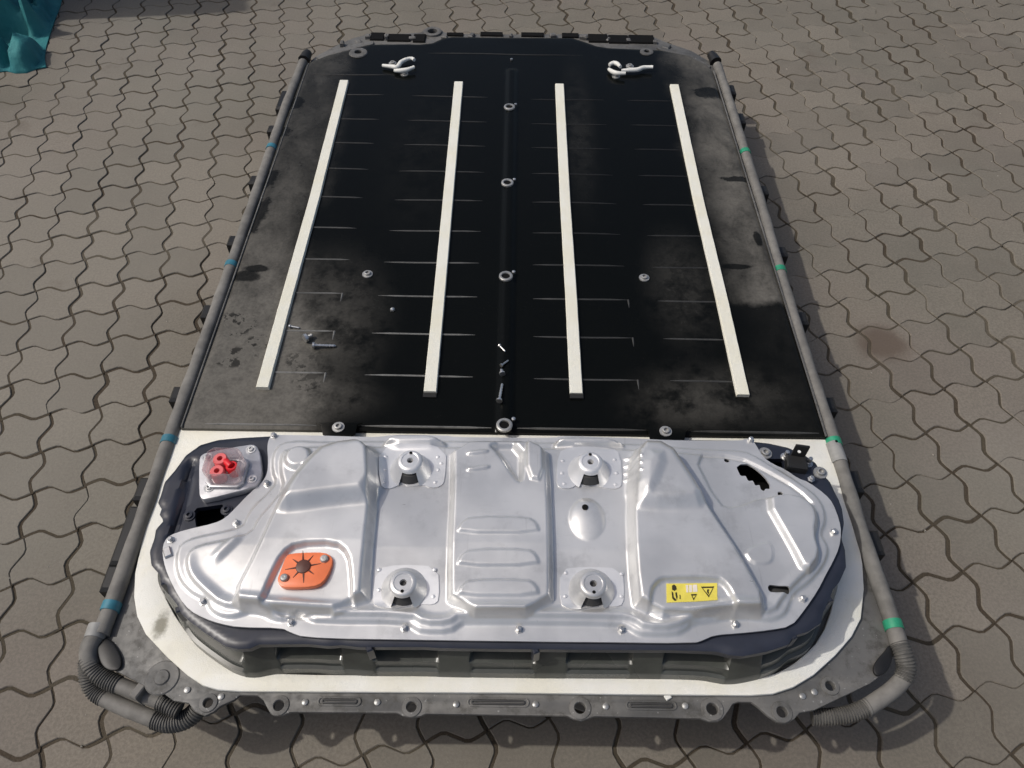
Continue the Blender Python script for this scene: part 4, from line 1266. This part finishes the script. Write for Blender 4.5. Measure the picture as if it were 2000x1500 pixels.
ring2 = lathe_mesh("terminal_ring", [(0.0122, 0.0), (0.0122, 0.024), (0.0108, 0.026), (0.0050, 0.026), (0.0046, 0.014), (0.0001, 0.014)], M['pink'], 18)
red_d = lathe_mesh("terminal_drum", [(0.0105, 0.0), (0.0105, 0.022), (0.0090, 0.024), (0.0062, 0.024), (0.0058, 0.019), (0.0001, 0.019)], M['red'], 18)
link_mesh("terminal_ring", ring2, con, (bc[0] - 0.009, bc[1] + 0.012, ZK + 0.0158))
link_mesh("terminal_ring", ring2, con, (bc[0] - 0.008, bc[1] - 0.013, ZK + 0.0158))
link_mesh("terminal_drum", red_d, con, (bc[0] + 0.0135, bc[1] - 0.001, ZK + 0.0158))
V, F = tube([Vector((bc[0] - 0.003, bc[1] + 0.013, ZK + 0.034)), Vector((bc[0] + 0.004, bc[1] + 0.006, ZK + 0.038)), Vector((bc[0] + 0.013, bc[1] - 0.002, ZK + 0.039))], 0.0062, 10, 0.004)
obj("terminal_bar", V, F, M['red'], con, (bc[0], bc[1], ZK + 0.03), smooth=50)
# square opening beside it: two screws on pads
for x, y in ((370, 1008), (443, 997)):
    c = at(x, y, ZL)
    link_mesh("housing_screw", lathe_mesh("housing_screw", [(0.0105, 0.0), (0.010, 0.0025), (0.0066, 0.0028), (0.0064, 0.006), (0.0034, 0.0064), (0.003, 0.003), (0.0001, 0.003)], M['housing'], 14), housing_o, (c[0], c[1], lip_z(np.array([c[0]]), np.array([c[1]]))[0] - 0.0002))
# terminal bracket, right rear
c = at(1552, 912, ZL)
V, F = box_vf(c[0], c[1], ZL - 0.004, ZL + 0.018, 0.036, 0.026, 0.002, -0.15)
tb = obj("terminal_bracket", V, F, M['black'], pack, (c[0], c[1], ZL))
V, F = box_vf(c[0] + 0.004, c[1] + 0.014, ZL + 0.010, ZL + 0.048, 0.024, 0.004, 0.001, -0.15)
tab_o = obj("bracket_tab", V, F, M['black'], tb, (c[0], c[1], ZL + 0.02))
nut_me = lathe_mesh("terminal_nut", [(0.0085, 0.0), (0.0083, 0.002), (0.006, 0.0022), (0.0058, 0.007), (0.0042, 0.0075), (0.0038, 0.018), (0.0001, 0.0186)], M['steel'], 12)
for x, y in ((1533, 893), (1578, 906)):
    q = at(x, y, ZL)
    link_mesh("terminal_nut", nut_me, tb, (q[0], q[1], ZL))
for x, y in ((1494, 886), (1602, 924)):
    q = at(x, y, ZL)
    link_mesh("housing_screw", washer_me, housing_o, (q[0], q[1], ZL))
q = at(1560, 884, ZL + 0.045)
link_mesh("tab_hole", lathe_mesh("tab_hole", [(0.003, 0), (0.0001, 0)], M['white'], 10), tb, (q[0], q[1], ZL + 0.0482))

# ------------------------------------------------------------------ side conduits
ZH = 0.222
def conduit(px, tapes, tape_mat, ends):
    P = [at3(x, y, ZH) for x, y in px]
    V, F = tube(P, lambda t, i: 0.0140 + 0.0008 * math.sin(i * 0.7) * math.sin(i * 0.13), 14, 0.012)
    o = obj("side_conduit", V, F, M['hose'], pack, P[len(P) // 2], smooth=60)
    for x, y in tapes:
        c = at3(x, y, ZH)
        k = min(range(len(P) - 1), key=lambda k: ((P[k] + P[k + 1]) / 2 - c).length)
        d = (P[k + 1] - P[k]).normalized()
        # nearest point on the conduit axis
        q = P[k] + d * max(0, min((P[k + 1] - P[k]).length, (c - P[k]).dot(d)))
        v, f = tube([q - d * 0.008, q - d * 0.003, q + d * 0.003, q + d * 0.008], 0.0156, 14, 0.004)
        obj("tape_band", v, f, tape_mat, o, q, smooth=50)
    return o, P
lc, LPth = conduit([(592, 122), (560, 205), (521, 320), (480, 440), (438, 560), (392, 690), (348, 812), (317, 900), (283, 1000), (248, 1100), (217, 1186), (196, 1240)],
                   [(525, 291), (443, 520), (325, 862), (213, 1182)], M['blue_tape'], None)
rc, RPth = conduit([(1401, 128), (1426, 205), (1452, 290), (1486, 400), (1517, 510), (1550, 622), (1584, 732), (1621, 842), (1648, 930), (1682, 1040), (1713, 1130), (1738, 1200), (1757, 1262)],
                   [(1459, 300), (1523, 530), (1634, 866), (1741, 1222)], M['green_tape'], None)
# sleeves and end caps
def piece(name, px_z, rad, mat, parent, n=14, step=0.006, smooth=60):
    P = [at3(x, y, z) for x, y, z in px_z]
    V, F = tube(P, rad, n, step)
    return obj(name, V, F, mat, parent, P[0], smooth=smooth)
def corr(r0, d=0.0011):
    return lambda t, i: r0 + (d if i % 4 in (0, 1) else -d)
piece("conduit_sleeve", [(193, 1222, ZH), (184, 1248, ZH)], 0.0162, M['sleeve'], lc)
piece("conduit_sleeve", [(1627, 868, ZH), (1640, 905, ZH)], 0.0156, M['sleeve'], rc)
piece("end_cap", [(594, 118, ZH), (598, 109, ZH + 0.004), (602, 103, ZH + 0.006)], lambda t, i: 0.019 - 0.006 * t, M['black'], lc)
piece("end_cap", [(1398, 122, ZH), (1393, 112, ZH + 0.004), (1388, 106, ZH + 0.006)], lambda t, i: 0.019 - 0.006 * t, M['black'], rc)
# left front: two corrugated runs that turn under the corner
piece("conduit_elbow", [(188, 1240, ZH), (176, 1262, ZH - 0.004), (174, 1284, ZH - 0.012), (180, 1300, ZH - 0.020)], 0.0150, M['hose'], lc)
piece("corrugated_conduit", [(172, 1282, ZH - 0.012), (184, 1308, ZH - 0.022), (206, 1326, ZH - 0.030), (232, 1338, ZH - 0.034)], corr(0.0142), M['corr'], lc, step=0.0011)
piece("smooth_conduit", [(228, 1336, ZH - 0.034), (262, 1350, ZH - 0.036), (320, 1372, ZH - 0.040)], 0.0130, M['hose'], lc)
piece("corrugated_conduit", [(312, 1370, ZH - 0.040), (330, 1378, ZH - 0.041), (350, 1388, ZH - 0.044)], corr(0.0132), M['corr'], lc, step=0.0011)
piece("corrugated_conduit", [(170, 1292, ZH - 0.030), (172, 1326, ZH - 0.046), (184, 1350, ZH - 0.058), (204, 1364, ZH - 0.062)], corr(0.0132), M['corr'], lc, step=0.0011)
piece("smooth_conduit", [(200, 1362, ZH - 0.062), (248, 1384, ZH - 0.066), (306, 1407, ZH - 0.068)], 0.0134, M['hose'], lc)
piece("corrugated_conduit", [(302, 1405, ZH - 0.068), (328, 1412, ZH - 0.068), (356, 1408, ZH - 0.066), (376, 1396, ZH - 0.062), (390, 1380, ZH - 0.056)], corr(0.0150), M['corr'], lc, step=0.0011)
c = at(275, 1348, ZH - 0.02)
V, F = box_vf(c[0], c[1], ZH - 0.05, ZH - 0.010, 0.014, 0.030, 0.002, -0.45)
obj("conduit_clip", V, F, M['hose'], lc, (c[0], c[1], ZH - 0.05))
def corner_clip(px, sx):
    P = chaikin(pts(px, ZP + 0.004), 2)
    a = 0.5 * np.sum(P[:, 0] * np.roll(P[:, 1], -1) - np.roll(P[:, 0], -1) * P[:, 1])
    if a < 0: P = P[::-1]
    o = plate("corner_clip", P, [], ZP + 0.0004, ZP + 0.007, 0.003, M['black'], frame_o)
corner_clip([(194, 1246), (214, 1246), (238, 1280), (238, 1308), (216, 1312), (198, 1300), (190, 1270)], -1)
# right front
piece("corrugated_conduit", [(1755, 1256, ZH), (1765, 1280, ZH - 0.002), (1770, 1304, ZH - 0.010), (1764, 1328, ZH - 0.020)], corr(0.0150, 0.001), M['corr'], rc, step=0.0011)
piece("smooth_conduit", [(1768, 1322, ZH - 0.018), (1740, 1350, ZH - 0.026), (1690, 1384, ZH - 0.034)], 0.0140, M['hose'], rc)
piece("corrugated_conduit", [(1696, 1380, ZH - 0.033), (1662, 1394, ZH - 0.038), (1624, 1400, ZH - 0.042), (1586, 1400, ZH - 0.046)], corr(0.0132), M['corr'], rc, step=0.0011)
corner_clip([(1738, 1256), (1745, 1284), (1734, 1312), (1712, 1324), (1702, 1308), (1712, 1288), (1726, 1274)], 1)

# side rails below the conduits and their dark lugs
for pth, sgn in ((LPth, -1), (RPth, 1)):
    V, F = [], []
    sec = [(-0.052, 0.0), (0.006, 0.0), (0.010, -0.006), (0.008, -0.060), (-0.040, -0.066)]
    n = len(sec)
    for p in pth:
        for dx, dz in sec:
            V.append((p.x + sgn * dx, p.y, ZP - 0.018 + dz))
    for k in range(len(pth) - 1):
        for q in range(n):
            j = (q + 1) % n
            F.append((k * n + q, k * n + j, (k + 1) * n + j, (k + 1) * n + q))
    F.append(tuple(range(n))); F.append(tuple(range((len(pth) - 1) * n, len(pth) * n)))
    o = obj("side_rail", V, F, M['body'], pack, pth[len(pth) // 2], smooth=30)
    bm = bmesh.new(); bm.from_mesh(o.data); bmesh.ops.recalc_face_normals(bm, faces=bm.faces); bm.to_mesh(o.data); bm.free()
    lugs = [(545, 196, 0.10), (526, 252, 0.03), (492, 352, 0.035), (449, 470, 0.035), (399, 608, 0.04), (339, 770, 0.04), (272, 955, 0.05), (236, 1045, 0.12), (206, 1130, 0.05)] if sgn < 0 else \
           [(1441, 176, 0.05), (1462, 232, 0.05), (1500, 372, 0.035), (1538, 492, 0.035), (1577, 622, 0.04), (1626, 790, 0.04), (1668, 940, 0.05), (1712, 1060, 0.05)]
    for x, y, L in lugs:
        c = at(x, y, ZP - 0.02)
        # axis point of the conduit at this y
        ax = float(np.interp(c[1], sorted(p.y for p in pth), [p.x for p in sorted(pth, key=lambda p: p.y)]))
        x0 = ax + sgn * 0.004; x1 = ax + sgn * 0.046
        V, F = box_vf((x0 + x1) / 2, c[1], ZP - 0.050, ZP - 0.014, 0.042, L, 0.006)
        obj("side_lug", V, F, M['black'], o, ((x0 + x1) / 2, c[1], ZP - 0.04))

# ------------------------------------------------------------------ loose screws lying on the cover
def screw_mesh(L, r):
    V, F = lathe([(0.0001, 0.0), (r * 1.9, 0.0), (r * 1.9, r * 1.2), (r * 1.0, r * 1.3)] + [(r * (1.0 if k % 2 == 0 else 0.78), r * 1.3 + (L - r * 2.0) * (k + 1) / 12) for k in range(12)] + [(0.0001, L)], 10)
    W = [(z - L / 2, x, y) for x, y, z in V]
    return new_mesh("screw", W, F, M['steel'], 40)
def loose(px, py, L, r, ang, label):
    c = at(px, py, ZC + 0.004)
    me = screw_mesh(L, r)
    o = bpy.data.objects.new("loose_screw", me)
    o.rotation_euler = (0, math.radians(6), math.radians(ang))
    put(o, (c[0], c[1], czz(*c) + r * 1.7), None)
    tag(o, label, "screw", "loose screws left on the black cover")
loose(604, 660, 0.022, 0.0052, 40, "stubby steel screw lying beside the longer screw near the left foam strip")
loose(634, 676, 0.050, 0.0036, 4, "long steel screw lying crosswise right of the leftmost foam strip")
loose(575, 638, 0.024, 0.0022, -8, "thin pale screw touching the right edge of the leftmost foam strip")
loose(981, 686, 0.022, 0.0022, -50, "farthest small screw on the centre ridge above the silver cover")
loose(986, 714, 0.024, 0.0022, 48, "small tilted screw in the middle of the centre ridge group")
loose(980, 732, 0.016, 0.0034, 100, "short stubby screw on the centre ridge just above the long one")
loose(978, 772, 0.052, 0.0034, 84, "long screw lying along the centre ridge nearest the silver cover")
c = at(767, 606, ZC)
V, F = lathe([(0.0001, 0.008), (0.005, 0.004), (0.006, 0.0), (0.0001, -0.001)], 6)
o = obj("metal_chip", [Vector(v) + Vector((c[0], c[1], czz(*c) + 0.001)) for v in V], F, M['steel'], None, (c[0], c[1], czz(*c)))
tag(o, "tiny bright metal chip on the clean black sheet between the two left strips", "chip")

# ------------------------------------------------------------------ covered stack under a teal tarpaulin (its far side is out of the picture)
def tarpaulin():
    X1, Y0, H = -2.10, 3.02, 1.42
    box = np.array([(-3.6, Y0), (X1, Y0), (X1, 4.6), (-3.6, 4.6)])
    hem = pts([(-60, 150), (-20, 138), (12, 136), (30, 140), (50, 139), (70, 131), (89, 128), (86, 112), (88, 92), (97, 62), (106, 36), (116, 10)], 0.01)
    out = np.concatenate([hem, [(X1 + 0.16, 3.5), (X1 + 0.12, 4.0), (X1 + 0.15, 4.7), (-3.75, 4.75), (-3.75, 2.98), (-2.7, 2.96), (-2.3, 2.9)]])
    def line(X, Y, a, b):
        a = at(*a, 0.05); b = at(*b, 0.05); e = b - a
        t = np.clip(((X - a[0]) * e[0] + (Y - a[1]) * e[1]) / (e @ e), 0, 1)
        return np.hypot(X - a[0] - t * e[0], Y - a[1] - t * e[1]), t
    def zf(X, Y):
        d = sdf(out, X, Y)
        db = sdf(box, X, Y)
        z = 0.006 + 0.16 * sm(d / 0.42) + 0.03 * sm(d / 0.03)
        u = X * 0.80 - Y * 0.60; w = X * 0.60 + Y * 0.80
        amp = sm(d / 0.12) * sm((0.10 - db) / 0.2)
        z = z + amp * (0.040 * (1 - np.abs(np.sin(u * 15 + 1.3 * np.sin(w * 7)))) + 0.022 * (1 - np.abs(np.sin(u * 31 + 2.0 * np.sin(w * 11) + 0.7))))
        z = z + 0.012 * sm(d / 0.05) * np.sin(w * 26 + 2 * np.sin(u * 13))
        # two deep creases and one hollow, as the cloth slumped
        for a, b, dep, wd in (((48, 134), (84, 70), 0.060, 0.022), ((84, 70), (100, 10), 0.070, 0.035), ((18, 86), (60, 58), 0.070, 0.030), ((70, 52), (70, -10), 0.06, 0.03), ((0, 120), (14, 92), 0.05, 0.025)):
            dd, t_ = line(X, Y, a, b)
            z = z - dep * sm((wd - dd) / wd) * sm(d / 0.02)
        for a, b, dep, wd in (((20, 122), (72, 72), 0.020, 0.05), ((2, 10), (6, 40), 0.14, 0.08), ((50, 62), (66, 40), 0.07, 0.025), ((66, 40), (78, 0), 0.08, 0.03), ((8, 86), (46, 76), 0.03, 0.015)):
            dd, t_ = line(X, Y, a, b)
            z = z + dep * sm((wd - dd) / wd) * sm(d / 0.02)
        dd, t_ = line(X, Y, (14, 66), (38, 66))
        z = z - 0.20 * sm((0.085 - dd) / 0.05)
        fold = 1 - np.abs(np.sin(u * 46 + 1.7 * np.sin(w * 17 + 1.0) + 0.8 * np.sin(u * 19)))
        z = z + 0.024 * sm(d / 0.05) * fold ** 1.5 * sm((0.05 - db) / 0.1) + 0.010 * sm(d / 0.04) * (1 - np.abs(np.sin(w * 63 + 2.1 * np.sin(u * 23)))) ** 2
        z = np.maximum(z, 0.006)
        wall = sm((db + 0.03 + 0.02 * np.sin(X * 23 + Y * 19)) / 0.09)
        return z * (1 - wall) + (H + 0.02 * np.sin(X * 9) * np.sin(Y * 8)) * wall
    a = 0.5 * np.sum(out[:, 0] * np.roll(out[:, 1], -1) - np.roll(out[:, 0], -1) * out[:, 1])
    o = heightfield("tarpaulin", out if a > 0 else out[::-1], [], zf, 0.010, M['tarp'], None, skirt=0.004, smooth=70)
    tag(o, "crumpled teal tarpaulin draped to the paving at the far left corner", "tarpaulin")
tarpaulin()
